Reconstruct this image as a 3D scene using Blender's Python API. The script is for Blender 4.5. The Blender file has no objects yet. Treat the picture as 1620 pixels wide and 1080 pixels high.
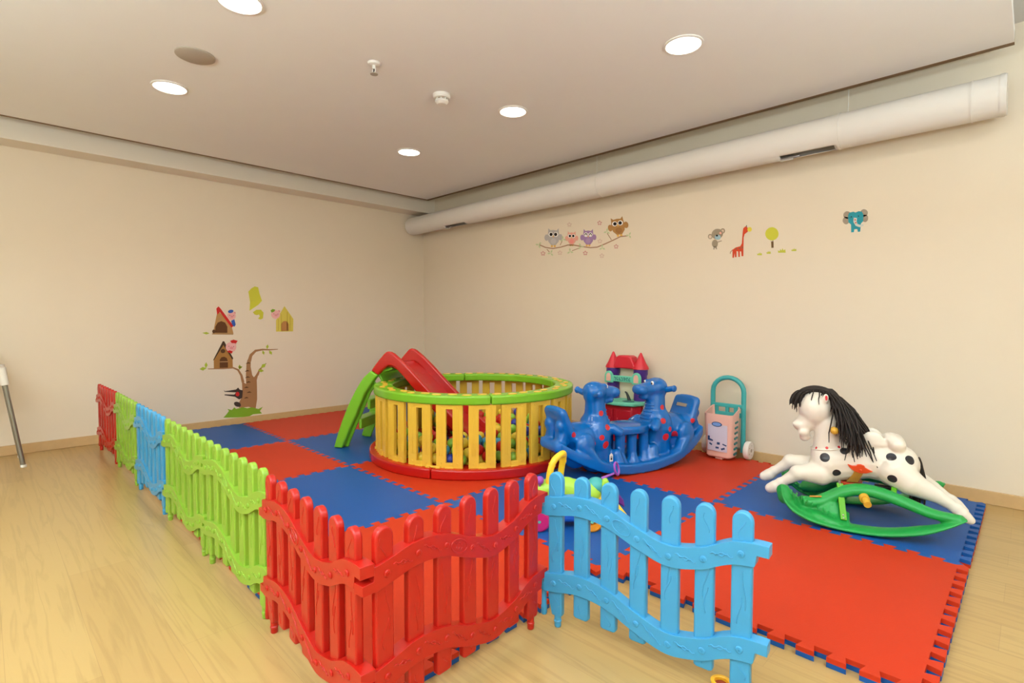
import bpy, bmesh, math, random
from math import sin, cos, pi, radians, sqrt, atan2, hypot
from mathutils import Vector, Matrix
from mathutils.bvhtree import BVHTree

S = bpy.context.scene
COL = S.collection
random.seed(7)

# ------------------------------------------------------------------ camera
cam_d = bpy.data.cameras.new('camera')
cam = bpy.data.objects.new('camera', cam_d)
COL.objects.link(cam)
YAW, PIT, ROL, FPX = 2.3515, -0.0404, 0.0012, 832.8
f = Vector((cos(PIT) * cos(YAW), cos(PIT) * sin(YAW), sin(PIT)))
r = Vector((sin(YAW), -cos(YAW), 0))
u = r.cross(f)
r2 = r * cos(ROL) + u * sin(ROL)
u2 = -r * sin(ROL) + u * cos(ROL)
M = Matrix((r2, u2, -f)).transposed().to_4x4()
M.translation = Vector((5.1664, -2.6807, 0.9835))
cam.matrix_world = M
cam_d.sensor_width = 36
cam_d.lens = FPX / 1620 * 36
cam_d.clip_start = 0.02
S.camera = cam

# ------------------------------------------------------------------ world, exposure
w = bpy.data.worlds.new('world')
S.world = w
w.use_nodes = True
w.node_tree.nodes['Background'].inputs[0].default_value = (1.0, 0.97, 0.93, 1)
w.node_tree.nodes['Background'].inputs[1].default_value = 0.15
S.view_settings.view_transform = 'Standard'
S.view_settings.look = 'None'
S.view_settings.gamma = 1
S.view_settings.use_curve_mapping = False
S.view_settings.exposure = -0.03
LAMP_W = 5.2           # watts of each recessed downlight
LAMP_C = (1.0, 0.88, 0.74)
ZC = 2.33               # underside of the suspended ceiling
LAMPS = [(x, y) for y in (-0.225, -1.87, -3.5) for x in (1.57, 2.74, 3.91)]
ROOM_LAMPS = [(5.9, -0.6), (5.9, -2.3), (5.9, -4.0)]
for i, (x, y) in enumerate(LAMPS + ROOM_LAMPS):
    ld = bpy.data.lights.new('downlight_glow', 'AREA')
    ld.shape = 'DISK'
    ld.size = 0.16
    ld.energy = LAMP_W
    ld.color = LAMP_C
    lo = bpy.data.objects.new('downlight_glow', ld)
    lo.location = (x, y, (ZC if i < len(LAMPS) else 2.51) - 0.012)
    COL.objects.link(lo)

# added cool fill panels, tilted up, floating in front of two made-up windows
for loc, rot, sx, sy, en in (((3.6, -4.9, 1.1), (pi / 2 + 0.6, 0, pi), 3.6, 1.7, 35.0), ((6.7, -2.6, 1.1), (pi / 2 + 0.6, 0, -pi / 2), 3.6, 1.7, 35.0)):
    ld = bpy.data.lights.new('window_daylight', 'AREA')
    ld.shape = 'RECTANGLE'
    ld.size, ld.size_y = sx, sy
    ld.energy = en
    ld.color = (0.70, 0.88, 1.0)
    lo = bpy.data.objects.new('window_daylight', ld)
    lo.location = loc
    lo.rotation_euler = rot
    COL.objects.link(lo)

ADDED_UPLIGHTS = [(6.0, -3.0), (4.7, -3.6), (2.9, -4.3), (6.0, -1.2)]   # unseen uplighters added to brighten the ceiling
for (x, y) in ADDED_UPLIGHTS:
    ld = bpy.data.lights.new('uplight_glow', 'AREA')
    ld.shape = 'DISK'
    ld.size = 0.3
    ld.energy = 98.0 if y < -3.5 and x > 4 else 62.0
    ld.color = (0.70, 0.88, 1.0)
    lo = bpy.data.objects.new('uplight_glow', ld)
    lo.location = (x, y, 1.62)
    lo.rotation_euler = (pi, 0, 0)
    COL.objects.link(lo)

# ------------------------------------------------------------------ helpers
def s2l(c):
    return tuple(((v / 255) / 12.92 if v / 255 <= 0.04045 else ((v / 255 + 0.055) / 1.055) ** 2.4) for v in c)

def mat(name, rgb, rough=0.5, spec=0.5, metal=0.0, bump=0.0, bscale=60.0, var=0.04, vscale=8.0, coat=0.0, emit=None, estr=0.0):
    m = bpy.data.materials.new(name)
    m.use_nodes = True
    nt = m.node_tree
    b = nt.nodes['Principled BSDF']
    c = s2l(rgb)
    b.inputs['Roughness'].default_value = rough
    b.inputs['Metallic'].default_value = metal
    b.inputs['Specular IOR Level'].default_value = spec
    b.inputs['Coat Weight'].default_value = coat
    tc = nt.nodes.new('ShaderNodeTexCoord')
    n = nt.nodes.new('ShaderNodeTexNoise')
    n.inputs['Scale'].default_value = vscale
    n.inputs['Detail'].default_value = 4
    nt.links.new(tc.outputs['Object'], n.inputs['Vector'])
    mx = nt.nodes.new('ShaderNodeMix')
    mx.data_type = 'RGBA'
    mx.inputs[6].default_value = tuple(v * (1 - var) for v in c) + (1,)
    mx.inputs[7].default_value = tuple(min(1, v * (1 + var)) for v in c) + (1,)
    nt.links.new(n.outputs['Fac'], mx.inputs[0])
    nt.links.new(mx.outputs[2], b.inputs['Base Color'])
    if bump:
        n2 = nt.nodes.new('ShaderNodeTexNoise')
        n2.inputs['Scale'].default_value = bscale
        n2.inputs['Detail'].default_value = 3
        nt.links.new(tc.outputs['Object'], n2.inputs['Vector'])
        bp = nt.nodes.new('ShaderNodeBump')
        bp.inputs['Strength'].default_value = bump
        bp.inputs['Distance'].default_value = 0.002
        nt.links.new(n2.outputs['Fac'], bp.inputs['Height'])
        nt.links.new(bp.outputs['Normal'], b.inputs['Normal'])
    if emit:
        b.inputs['Emission Color'].default_value = tuple(emit) + (1,)
        b.inputs['Emission Strength'].default_value = estr
    return m

def add_spots(m, spots):
    """spots: (x, y, z, radius, rgb) printed dots given in object coordinates"""
    nt = m.node_tree
    b = nt.nodes['Principled BSDF']
    src = b.inputs['Base Color'].links[0].from_socket
    tc = nt.nodes.new('ShaderNodeTexCoord')
    for (x, y, z, rad, rgb) in spots:
        d = nt.nodes.new('ShaderNodeVectorMath')
        d.operation = 'DISTANCE'
        d.inputs[1].default_value = (x, y, z)
        nt.links.new(tc.outputs['Object'], d.inputs[0])
        l = nt.nodes.new('ShaderNodeMath')
        l.operation = 'LESS_THAN'
        l.inputs[1].default_value = rad
        nt.links.new(d.outputs['Value'], l.inputs[0])
        mx = nt.nodes.new('ShaderNodeMix')
        mx.data_type = 'RGBA'
        mx.inputs[7].default_value = s2l(rgb) + (1,)
        nt.links.new(l.outputs[0], mx.inputs[0])
        nt.links.new(src, mx.inputs[6])
        src = mx.outputs[2]
    nt.links.new(src, b.inputs['Base Color'])

def tag(o, label=None, cat=None, group=None, kind=None):
    if label: o['label'] = label
    if cat: o['category'] = cat
    if group: o['group'] = group
    if kind: o['kind'] = kind
    return o

def empty(name, loc=(0, 0, 0), rz=0.0, label=None, cat=None, group=None):
    o = bpy.data.objects.new(name, None)
    o.empty_display_size = 0.05
    o.location = loc
    o.rotation_euler = (0, 0, rz)
    COL.objects.link(o)
    return tag(o, label, cat, group)

def kids(o):
    return [c for c in bpy.data.objects if c.parent == o]

def copy_tree(o, parent=None):
    c = o.copy()
    COL.objects.link(c)
    if parent: c.parent = parent
    for ch in kids(o):
        copy_tree(ch, c)
    return c

def catmull(pts, n=8, closed=False):
    P = [Vector(p) for p in pts]
    out = []
    N = len(P)
    for i in range(N if closed else N - 1):
        if closed:
            a, b, c, d = P[(i - 1) % N], P[i], P[(i + 1) % N], P[(i + 2) % N]
        else:
            b, c = P[i], P[i + 1]
            a = P[i - 1] if i > 0 else b * 2 - c
            d = P[i + 2] if i + 2 < N else c * 2 - b
        for k in range(n):
            t = k / n
            out.append(0.5 * ((2 * b) + (c - a) * t + (2 * a - 5 * b + 4 * c - d) * t * t + (3 * b - a - 3 * c + d) * t ** 3))
    if not closed: out.append(P[-1].copy())
    return out

def interp(tab, x):
    if x <= tab[0][0]: return tab[0][1]
    for (a, va), (b, vb) in zip(tab, tab[1:]):
        if x <= b:
            t = (x - a) / (b - a)
            t = t * t * (3 - 2 * t)
            return va + (vb - va) * t
    return tab[-1][1]

class MB:
    def __init__(s):
        s.v, s.f, s.m = [], [], []
    def add(s, vs, fs, mi=0):
        o = len(s.v)
        s.v += [tuple(v) for v in vs]
        s.f += [tuple(i + o for i in q) for q in fs]
        s.m += [mi] * len(fs)
    def box(s, c, d, R=None, mi=0):
        R = R or Matrix.Identity(3)
        vs = []
        for z in (-1, 1):
            for y in (-1, 1):
                for x in (-1, 1):
                    vs.append(Vector(c) + R @ Vector((x * d[0] / 2, y * d[1] / 2, z * d[2] / 2)))
        s.add(vs, [(0, 2, 3, 1), (4, 5, 7, 6), (0, 1, 5, 4), (2, 6, 7, 3), (0, 4, 6, 2), (1, 3, 7, 5)], mi)
        return s
    def tube(s, pts, rad, n=12, closed=False, mi=0, flat=1.0, up=None):
        P = [Vector(p) for p in pts]
        N = len(P)
        R = rad if isinstance(rad, (list, tuple)) else [rad] * N
        vs, fs = [], []
        prev = None
        for i in range(N):
            if closed: t = P[(i + 1) % N] - P[(i - 1) % N]
            else: t = P[min(i + 1, N - 1)] - P[max(i - 1, 0)]
            t.normalize()
            if prev is None:
                a = Vector(up) if up else (Vector((0, 0, 1)) if abs(t.z) < 0.9 else Vector((1, 0, 0)))
            else:
                a = prev
            a = (a - t * a.dot(t))
            if a.length < 1e-6: a = t.orthogonal()
            a.normalize()
            prev = a
            b = t.cross(a)
            for k in range(n):
                q = 2 * pi * k / n
                vs.append(P[i] + (a * cos(q) * flat + b * sin(q)) * R[i])
        M_ = N if closed else N - 1
        for i in range(M_):
            for k in range(n):
                k2 = (k + 1) % n
                j = (i + 1) % N
                fs.append((i * n + k, i * n + k2, j * n + k2, j * n + k))
        if not closed:
            fs.append(tuple(range(n - 1, -1, -1)))
            fs.append(tuple((N - 1) * n + k for k in range(n)))
        s.add(vs, fs, mi)
        return s
    def caps(s, a, b, ra, rb=None, n=16, mi=0, rings=5):
        """tapered capsule"""
        a, b = Vector(a), Vector(b)
        rb = ra if rb is None else rb
        t = (b - a).normalized()
        pts, rs = [], []
        for k in range(rings):
            q = pi / 2 * (1 - k / rings)
            pts.append(a - t * ra * sin(q)); rs.append(max(1e-4, ra * cos(q)))
        pts.append(a); rs.append(ra); pts.append(b); rs.append(rb)
        for k in range(1, rings + 1):
            q = pi / 2 * k / rings
            pts.append(b + t * rb * sin(q)); rs.append(max(1e-4, rb * cos(q)))
        return s.tube(pts, rs, n, mi=mi)
    def lathe(s, prof, c=(0, 0, 0), n=24, R=None, mi=0, ang=None):
        R = R or Matrix.Identity(3)
        c = Vector(c)
        vs, fs = [], []
        a0, a1 = ang or (0, 2 * pi)
        full = ang is None
        cols = n if full else n + 1
        for (rr, z) in prof:
            for k in range(cols):
                q = a0 + (a1 - a0) * k / n
                vs.append(c + R @ Vector((rr * cos(q), rr * sin(q), z)))
        for i in range(len(prof) - 1):
            for k in range(n):
                k2 = (k + 1) % cols
                fs.append((i * cols + k, i * cols + k2, (i + 1) * cols + k2, (i + 1) * cols + k))
        if full:
            if prof[0][0] > 1e-5: fs.append(tuple(range(cols - 1, -1, -1)))
            if prof[-1][0] > 1e-5: fs.append(tuple((len(prof) - 1) * cols + k for k in range(cols)))
        s.add(vs, fs, mi)
        return s
    def ring(s, r0, r1, z0, z1, a0, a1, n=16, c=(0, 0, 0), mi=0):
        """closed sector of a rectangular ring"""
        c = Vector(c)
        vs, fs = [], []
        for k in range(n + 1):
            q = a0 + (a1 - a0) * k / n
            for rr, z in ((r0, z0), (r1, z0), (r1, z1), (r0, z1)):
                vs.append(c + Vector((rr * cos(q), rr * sin(q), z)))
        for k in range(n):
            for j in range(4):
                j2 = (j + 1) % 4
                fs.append((k * 4 + j, (k + 1) * 4 + j, (k + 1) * 4 + j2, k * 4 + j2))
        fs.append((0, 1, 2, 3))
        fs.append((n * 4 + 3, n * 4 + 2, n * 4 + 1, n * 4))
        s.add(vs, fs, mi)
        return s
    def ell(s, c, rad, R=None, n=16, m=10, mi=0):
        R = R or Matrix.Identity(3)
        c = Vector(c)
        vs = [c + R @ Vector((0, 0, -rad[2]))]
        fs = []
        for i in range(1, m):
            q = -pi / 2 + pi * i / m
            for k in range(n):
                t = 2 * pi * k / n
                vs.append(c + R @ Vector((rad[0] * cos(q) * cos(t), rad[1] * cos(q) * sin(t), rad[2] * sin(q))))
        vs.append(c + R @ Vector((0, 0, rad[2])))
        for k in range(n):
            fs.append((0, 1 + (k + 1) % n, 1 + k))
        for i in range(m - 2):
            for k in range(n):
                a = 1 + i * n
                fs.append((a + k, a + (k + 1) % n, a + n + (k + 1) % n, a + n + k))
        a = 1 + (m - 2) * n
        for k in range(n):
            fs.append((a + k, a + (k + 1) % n, len(vs) - 1))
        s.add(vs, fs, mi)
        return s
    def prism(s, poly, h0, h1, fr, mi=0):
        """polygon (a,b) extruded from h0 to h1; fr maps (a,b,h) to a point"""
        n = len(poly)
        vs = [fr(a, b, h0) for a, b in poly] + [fr(a, b, h1) for a, b in poly]
        fs = [tuple(range(n - 1, -1, -1)), tuple(range(n, 2 * n))]
        for i in range(n):
            j = (i + 1) % n
            fs.append((i, j, n + j, n + i))
        s.add(vs, fs, mi)
        return s
    def build(s, name, mats, parent=None, bevel=0.0, segs=2, loc=(0, 0, 0), rz=0.0, angle=35, remesh=0.0, smooth=0, label=None):
        me = bpy.data.meshes.new(name)
        me.from_pydata(s.v, [], s.f)
        bm = bmesh.new()
        bm.from_mesh(me)
        for fc, mi in zip(bm.faces, s.m): fc.material_index = mi
        bmesh.ops.recalc_face_normals(bm, faces=bm.faces)
        bm.to_mesh(me)
        bm.free()
        o = bpy.data.objects.new(name, me)
        for m in (mats if isinstance(mats, (list, tuple)) else [mats]): me.materials.append(m)
        COL.objects.link(o)
        if remesh:
            md = o.modifiers.new('r', 'REMESH'); md.mode = 'VOXEL'; md.voxel_size = remesh
            if smooth:
                md = o.modifiers.new('s', 'SMOOTH'); md.iterations = smooth; md.factor = 0.5
            dg = bpy.context.evaluated_depsgraph_get()
            nm = bpy.data.meshes.new_from_object(o.evaluated_get(dg))
            nm.name = name
            o.modifiers.clear()
            o.data = nm
            me = nm
            if not me.materials: me.materials.append(mats if not isinstance(mats, (list, tuple)) else mats[0])
            for p in me.polygons: p.use_smooth = True
        else:
            for p in me.polygons: p.use_smooth = True
            me.set_sharp_from_angle(angle=radians(angle))
        if bevel:
            md = o.modifiers.new('bevel', 'BEVEL')
            md.width = bevel; md.segments = segs; md.limit_method = 'ANGLE'; md.angle_limit = radians(40)
            md.harden_normals = False
        o.location = loc
        o.rotation_euler = (0, 0, rz)
        if parent: o.parent = parent
        if label: o['label'] = label
        return o

def fuse(o, mb):
    """apply the bevel of o and add raised surface detail to the same mesh"""
    dg = bpy.context.evaluated_depsgraph_get()
    me = bpy.data.meshes.new_from_object(o.evaluated_get(dg))
    o.modifiers.clear()
    bm = bmesh.new()
    bm.from_mesh(me)
    vs = [bm.verts.new(v) for v in mb.v]
    for f_ in mb.f:
        q = bm.faces.new([vs[i] for i in f_])
        q.smooth = True
    bm.to_mesh(me)
    bm.free()
    me.name = o.data.name
    o.data = me

XZ = lambda y0=0.0: (lambda a, b, h: Vector((a, y0 + h, b)))     # polygon in x,z, extruded along y
XY = lambda z0=0.0: (lambda a, b, h: Vector((a, b, z0 + h)))
def Rx(a): return Matrix.Rotation(a, 3, 'X')
def Ry(a): return Matrix.Rotation(a, 3, 'Y')
def Rz(a): return Matrix.Rotation(a, 3, 'Z')

# ------------------------------------------------------------------ materials
WALL = mat('wall_paint', (233, 219, 197), 0.75, 0.3, bump=0.08, bscale=220, var=0.012)
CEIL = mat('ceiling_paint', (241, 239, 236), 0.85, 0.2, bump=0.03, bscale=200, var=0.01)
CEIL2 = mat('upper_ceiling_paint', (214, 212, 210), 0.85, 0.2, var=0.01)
BROWN = mat('brown_profile', (120, 92, 58), 0.6)
BASEB = mat('oak_baseboard', (205, 170, 120), 0.45, vscale=30, var=0.07)
DUCT = mat('duct_fabric', (228, 222, 214), 0.8, 0.2, bump=0.2, bscale=40, var=0.02)
DARK = mat('dark_inside', (70, 52, 38), 0.8)
STEEL = mat('bright_steel', (205, 205, 205), 0.28, metal=1.0)
GREYM = mat('grey_tube', (150, 148, 140), 0.38, metal=0.8)
BULK = mat('bulkhead_paint', (236, 226, 210), 0.8, 0.2, var=0.01)
WHITEP = mat('white_plastic', (236, 232, 224), 0.4)
GREYP = mat('grey_grille', (176, 164, 148), 0.6)
RED = mat('red_plastic', (188, 24, 14), 0.2, var=0.03)
FRED = mat('fence_red', (184, 26, 14), 0.3, bump=0.05, bscale=90, var=0.03)
FGREEN = mat('fence_green', (138, 180, 54), 0.32, bump=0.05, bscale=90, var=0.03)
FBLUE = mat('fence_blue', (62, 154, 204), 0.32, bump=0.05, bscale=90, var=0.03)
PYEL = mat('pool_yellow', (236, 190, 62), 0.28, var=0.04)
PGREEN = mat('pool_green', (124, 190, 38), 0.26, var=0.03)
LGREEN = mat('ladder_green', (122, 192, 42), 0.3, var=0.03)
MRED = mat('mat_red', (196, 52, 20), 0.55, 0.25, bump=0.35, bscale=160, var=0.05, vscale=3)
MBLUE = mat('mat_blue', (20, 84, 158), 0.5, 0.3, bump=0.35, bscale=160, var=0.06, vscale=3)
DBLUE = mat('dino_blue', (4, 104, 186), 0.15, 0.6, var=0.04)
HWHITE = mat('horse_white', (236, 228, 214), 0.28, var=0.02)
HGREEN = mat('rocker_green', (30, 158, 70), 0.38, var=0.05)
LIME = mat('lime_bar', (98, 182, 30), 0.4)
BLACK = mat('black_yarn', (30, 20, 15), 0.7)
BLACKP = mat('black_plastic', (24, 24, 26), 0.4)
OCHRE = mat('ochre_plastic', (222, 170, 56), 0.4)
ORANGE = mat('orange_plastic', (240, 150, 30), 0.36)
ORED = mat('orange_red_plastic', (228, 78, 34), 0.42)
TAN = mat('tan_strap', (208, 146, 56), 0.5)
PURPLE = mat('castle_purple', (76, 42, 132), 0.38)
CRED = mat('castle_red', (214, 40, 58), 0.32)
CRED2 = mat('castle_cabinet_red', (196, 24, 46), 0.36)
TEAL = mat('toy_teal', (110, 206, 176), 0.4)
CTEAL = mat('cart_teal', (64, 170, 170), 0.36)
PINK = mat('cart_pink', (242, 190, 172), 0.42)
CREAM = mat('cream_plastic', (236, 226, 196), 0.5)
VIOLET = mat('toy_violet', (150, 70, 180), 0.36)
MAGENTA = mat('toy_magenta', (190, 30, 110), 0.4)
TYEL = mat('toy_yellow', (248, 206, 48), 0.34)
TGREEN = mat('toy_green', (166, 218, 70), 0.36)
LBLUE = mat('sticker_blue', (120, 160, 220), 0.5)
GLOW = mat('downlight_diffuser', (255, 250, 240), 0.5, emit=(1.0, 0.95, 0.86), estr=6.0)
STEAL = mat('teal_dark', (44, 120, 120), 0.45)

# ------------------------------------------------------------------ room shell
XL, YB = -0.09, 1.11
XR, YF = 7.4, -5.6
ZT = 2.51
T = 0.03               # mat thickness

def struct(name, mb, m, **k):
    o = mb.build(name, m, **k)
    o['kind'] = 'structure'
    return o

def floor_material():
    m = bpy.data.materials.new('oak_laminate')
    m.use_nodes = True
    nt = m.node_tree
    L = nt.links
    b = nt.nodes['Principled BSDF']
    tc = nt.nodes.new('ShaderNodeTexCoord')
    br = nt.nodes.new('ShaderNodeTexBrick')
    br.inputs['Scale'].default_value = 1.0
    br.inputs['Brick Width'].default_value = 1.28
    br.inputs['Row Height'].default_value = 0.19
    br.inputs['Mortar Size'].default_value = 0.0008
    br.inputs['Mortar Smooth'].default_value = 0.3
    br.offset = 0.37
    br.inputs['Color1'].default_value = s2l((186, 156, 100)) + (1,)
    br.inputs['Color2'].default_value = s2l((179, 147, 92)) + (1,)
    br.inputs['Mortar'].default_value = s2l((168, 138, 88)) + (1,)
    L.new(tc.outputs['Object'], br.inputs['Vector'])
    mp = nt.nodes.new('ShaderNodeMapping')
    mp.inputs['Scale'].default_value = (0.55, 10.0, 1)
    L.new(tc.outputs['Object'], mp.inputs['Vector'])
    n = nt.nodes.new('ShaderNodeTexNoise')
    n.inputs['Scale'].default_value = 2.2
    n.inputs['Detail'].default_value = 5
    n.inputs['Distortion'].default_value = 0.5
    L.new(mp.outputs[0], n.inputs['Vector'])
    wv = nt.nodes.new('ShaderNodeMath'); wv.operation = 'MULTIPLY'; wv.inputs[1].default_value = 9.0
    L.new(n.outputs['Fac'], wv.inputs[0])
    fr = nt.nodes.new('ShaderNodeMath'); fr.operation = 'PINGPONG'; fr.inputs[1].default_value = 1.0
    L.new(wv.outputs[0], fr.inputs[0])
    rp = nt.nodes.new('ShaderNodeValToRGB')
    rp.color_ramp.elements[0].color = (0.80, 0.77, 0.72, 1)
    rp.color_ramp.elements[1].color = (1.06, 1.05, 1.04, 1)
    rp.color_ramp.elements[0].position = 0.0
    rp.color_ramp.elements[1].position = 0.55
    L.new(fr.outputs[0], rp.inputs[0])
    mx = nt.nodes.new('ShaderNodeMix'); mx.data_type = 'RGBA'; mx.blend_type = 'MULTIPLY'
    mx.inputs[0].default_value = 0.5
    L.new(br.outputs['Color'], mx.inputs[6])
    L.new(rp.outputs[0], mx.inputs[7])
    L.new(mx.outputs[2], b.inputs['Base Color'])
    b.inputs['Roughness'].default_value = 0.3
    b.inputs['Specular IOR Level'].default_value = 0.5
    bp = nt.nodes.new('ShaderNodeBump'); bp.inputs['Strength'].default_value = 0.08; bp.inputs['Distance'].default_value = 0.001
    L.new(fr.outputs[0], bp.inputs['Height'])
    L.new(bp.outputs[0], b.inputs['Normal'])
    return m

struct('floor', MB().box(((XL + XR) / 2, (YB + YF) / 2, -0.05), (XR - XL + 0.4, YB - YF + 0.4, 0.1)), floor_material())
struct('wall_back', MB().box(((XL + XR) / 2, YB + 0.06, ZT / 2), (XR - XL + 0.24, 0.12, ZT)), WALL)
struct('wall_left', MB().box((XL - 0.06, (YB + YF) / 2, ZT / 2), (0.12, YB - YF, ZT)), WALL)
struct('wall_right', MB().box((XR + 0.06, (YB + YF) / 2, ZT / 2), (0.12, YB - YF, ZT)), WALL)
struct('wall_front', MB().box(((XL + XR) / 2, YF - 0.06, ZT / 2), (XR - XL + 0.24, 0.12, ZT)), WALL)
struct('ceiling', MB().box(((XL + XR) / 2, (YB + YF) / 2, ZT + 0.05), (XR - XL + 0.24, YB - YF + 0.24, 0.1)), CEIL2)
CX0, CX1, CY0, CY1 = 0.305, 5.06, YF + 0.3, 0.875
struct('trim_1', MB().box(((CX0 + CX1) / 2, (CY0 + CY1) / 2, ZC + 0.03), (CX1 - CX0, CY1 - CY0, 0.06)), CEIL)
e = MB()                # brown strip along two edges of the suspended ceiling
e.box(((CX0 + CX1) / 2, CY1 + 0.017, ZC + 0.030), (CX1 - CX0, 0.034, 0.064))
e.box((CX0 - 0.013, (CY0 + CY1 + 0.034) / 2, ZC + 0.030), (0.026, CY1 - CY0 + 0.034, 0.064))
struct('trim_2', e, BROWN)
struct('trim_3', MB().box((XL + 0.11, (YB + YF) / 2, (2.222 + ZT) / 2), (0.22, YB - YF, ZT - 2.222)), BULK)   # bulkhead along the left wall
struct('baseboard_back', MB().box(((XL + XR) / 2, YB - 0.007, 0.036), (XR - XL, 0.014, 0.072)), BASEB, bevel=0.003)
struct('baseboard_left', MB().box((XL + 0.007, (YB - 0.014 + YF) / 2, 0.036), (0.014, YB - 0.014 - YF, 0.072)), BASEB, bevel=0.003)

for k, (c, rz) in enumerate((((3.6, YF + 0.010, 1.35), 0), ((XR - 0.010, -2.6, 1.35), pi / 2))):
    b = MB()
    for x in (-1.83, 0.0, 1.83): b.box((x, 0, 0), (0.06, 0.05, 1.82))
    for z in (-0.88, 0.88): b.box((0, 0, z), (3.72, 0.05, 0.06))
    fr_ = struct('window_%d' % (k + 1), b, WHITEP, loc=c, rz=rz)  # made-up window frames, out of view, added to go with the cool fill

# ------------------------------------------------------------------ ceiling fittings
def downlight(x, y, z, label, group):
    o = empty('downlight', (x, y, z), 0, label, 'ceiling light', group)
    MB().lathe([(0.082, 0), (0.094, 0), (0.094, -0.005), (0.084, -0.008), (0.082, -0.003)], n=40).build('trim_ring', WHITEP, o)
    MB().lathe([(0.0, -0.004), (0.082, -0.004), (0.082, -0.001), (0.0, -0.001)], n=40).build('diffuser', GLOW, o, label='bright lit diffuser')
    return o
LL = {(1.57, -0.225): 'lit round downlight farthest away, nearest the room corner',
      (2.74, -0.225): 'lit round downlight right of the smoke detector',
      (3.91, -0.225): 'lit round downlight nearest the white duct, biggest on the right',
      (1.57, -1.87): 'lit round downlight beside the round ceiling vent, at left',
      (2.74, -1.87): 'lit round downlight cut by the top edge of the photo'}
for (x, y) in LAMPS:
    downlight(x, y, ZC, LL.get((x, y), 'lit round downlight in the suspended ceiling outside the photo'), 'recessed downlights')
for (x, y) in ROOM_LAMPS:
    downlight(x, y, ZT, 'lit round downlight in the upper ceiling outside the photo', 'recessed downlights')

v = empty('ceiling_vent', (2.09, -1.872, ZC), 0, 'round grey ceiling vent between two downlights', 'vent')
b = MB()
b.lathe([(0.078, 0), (0.090, 0), (0.090, -0.006), (0.078, -0.012)], n=36)
b.build('frame', GREYP, v)
b = MB()
for k in range(5):
    rr = 0.014 + k * 0.0155
    b.lathe([(rr - 0.006, -0.002), (rr + 0.006, -0.010), (rr + 0.007, -0.008), (rr - 0.004, 0.0)], n=30)
b.build('grille', GREYP, v)

v = empty('sprinkler', (2.668, -1.19, ZC), 0, 'small white fire sprinkler hanging from the ceiling', 'sprinkler')
MB().lathe([(0.0, 0), (0.034, 0), (0.030, -0.010), (0.016, -0.014), (0.0, -0.014)], n=24).build('rosette', WHITEP, v)
b = MB()
b.tube([(0, 0, -0.012), (0, 0, -0.032)], 0.009)
for s in (-1, 1):
    b.tube([(s * 0.009, 0, -0.024), (s * 0.014, 0, -0.040), (s * 0.004, 0, -0.056)], 0.0028, 8)
b.build('frame', WHITEP, v)
MB().tube([(0, 0, -0.030), (0, 0, -0.054)], 0.003, 8).build('bulb', BLACKP, v)
MB().lathe([(0, -0.054), (0.020, -0.056), (0.020, -0.059), (0, -0.060)], n=20).build('deflector', GREYP, v)

v = empty('smoke_detector', (2.61, -0.70, ZC), 0, 'white dome smoke detector on the ceiling', 'smoke detector')
MB().lathe([(0.0, 0), (0.052, 0), (0.052, -0.016), (0.046, -0.024), (0, -0.024)], n=32).build('base', WHITEP, v)
b = MB()
b.lathe([(0.0, -0.036), (0.040, -0.036), (0.040, -0.044), (0.026, -0.058), (0.0, -0.061)], n=28)
for k in range(8):
    q = k * pi / 4
    b.box((0.034 * cos(q), 0.034 * sin(q), -0.030), (0.006, 0.006, 0.014), Rz(q))
b.build('dome', WHITEP, v)
MB().lathe([(0.0, -0.024), (0.030, -0.024), (0.030, -0.036), (0.0, -0.036)], n=24).build('smoke_chamber', GREYP, v)

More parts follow.
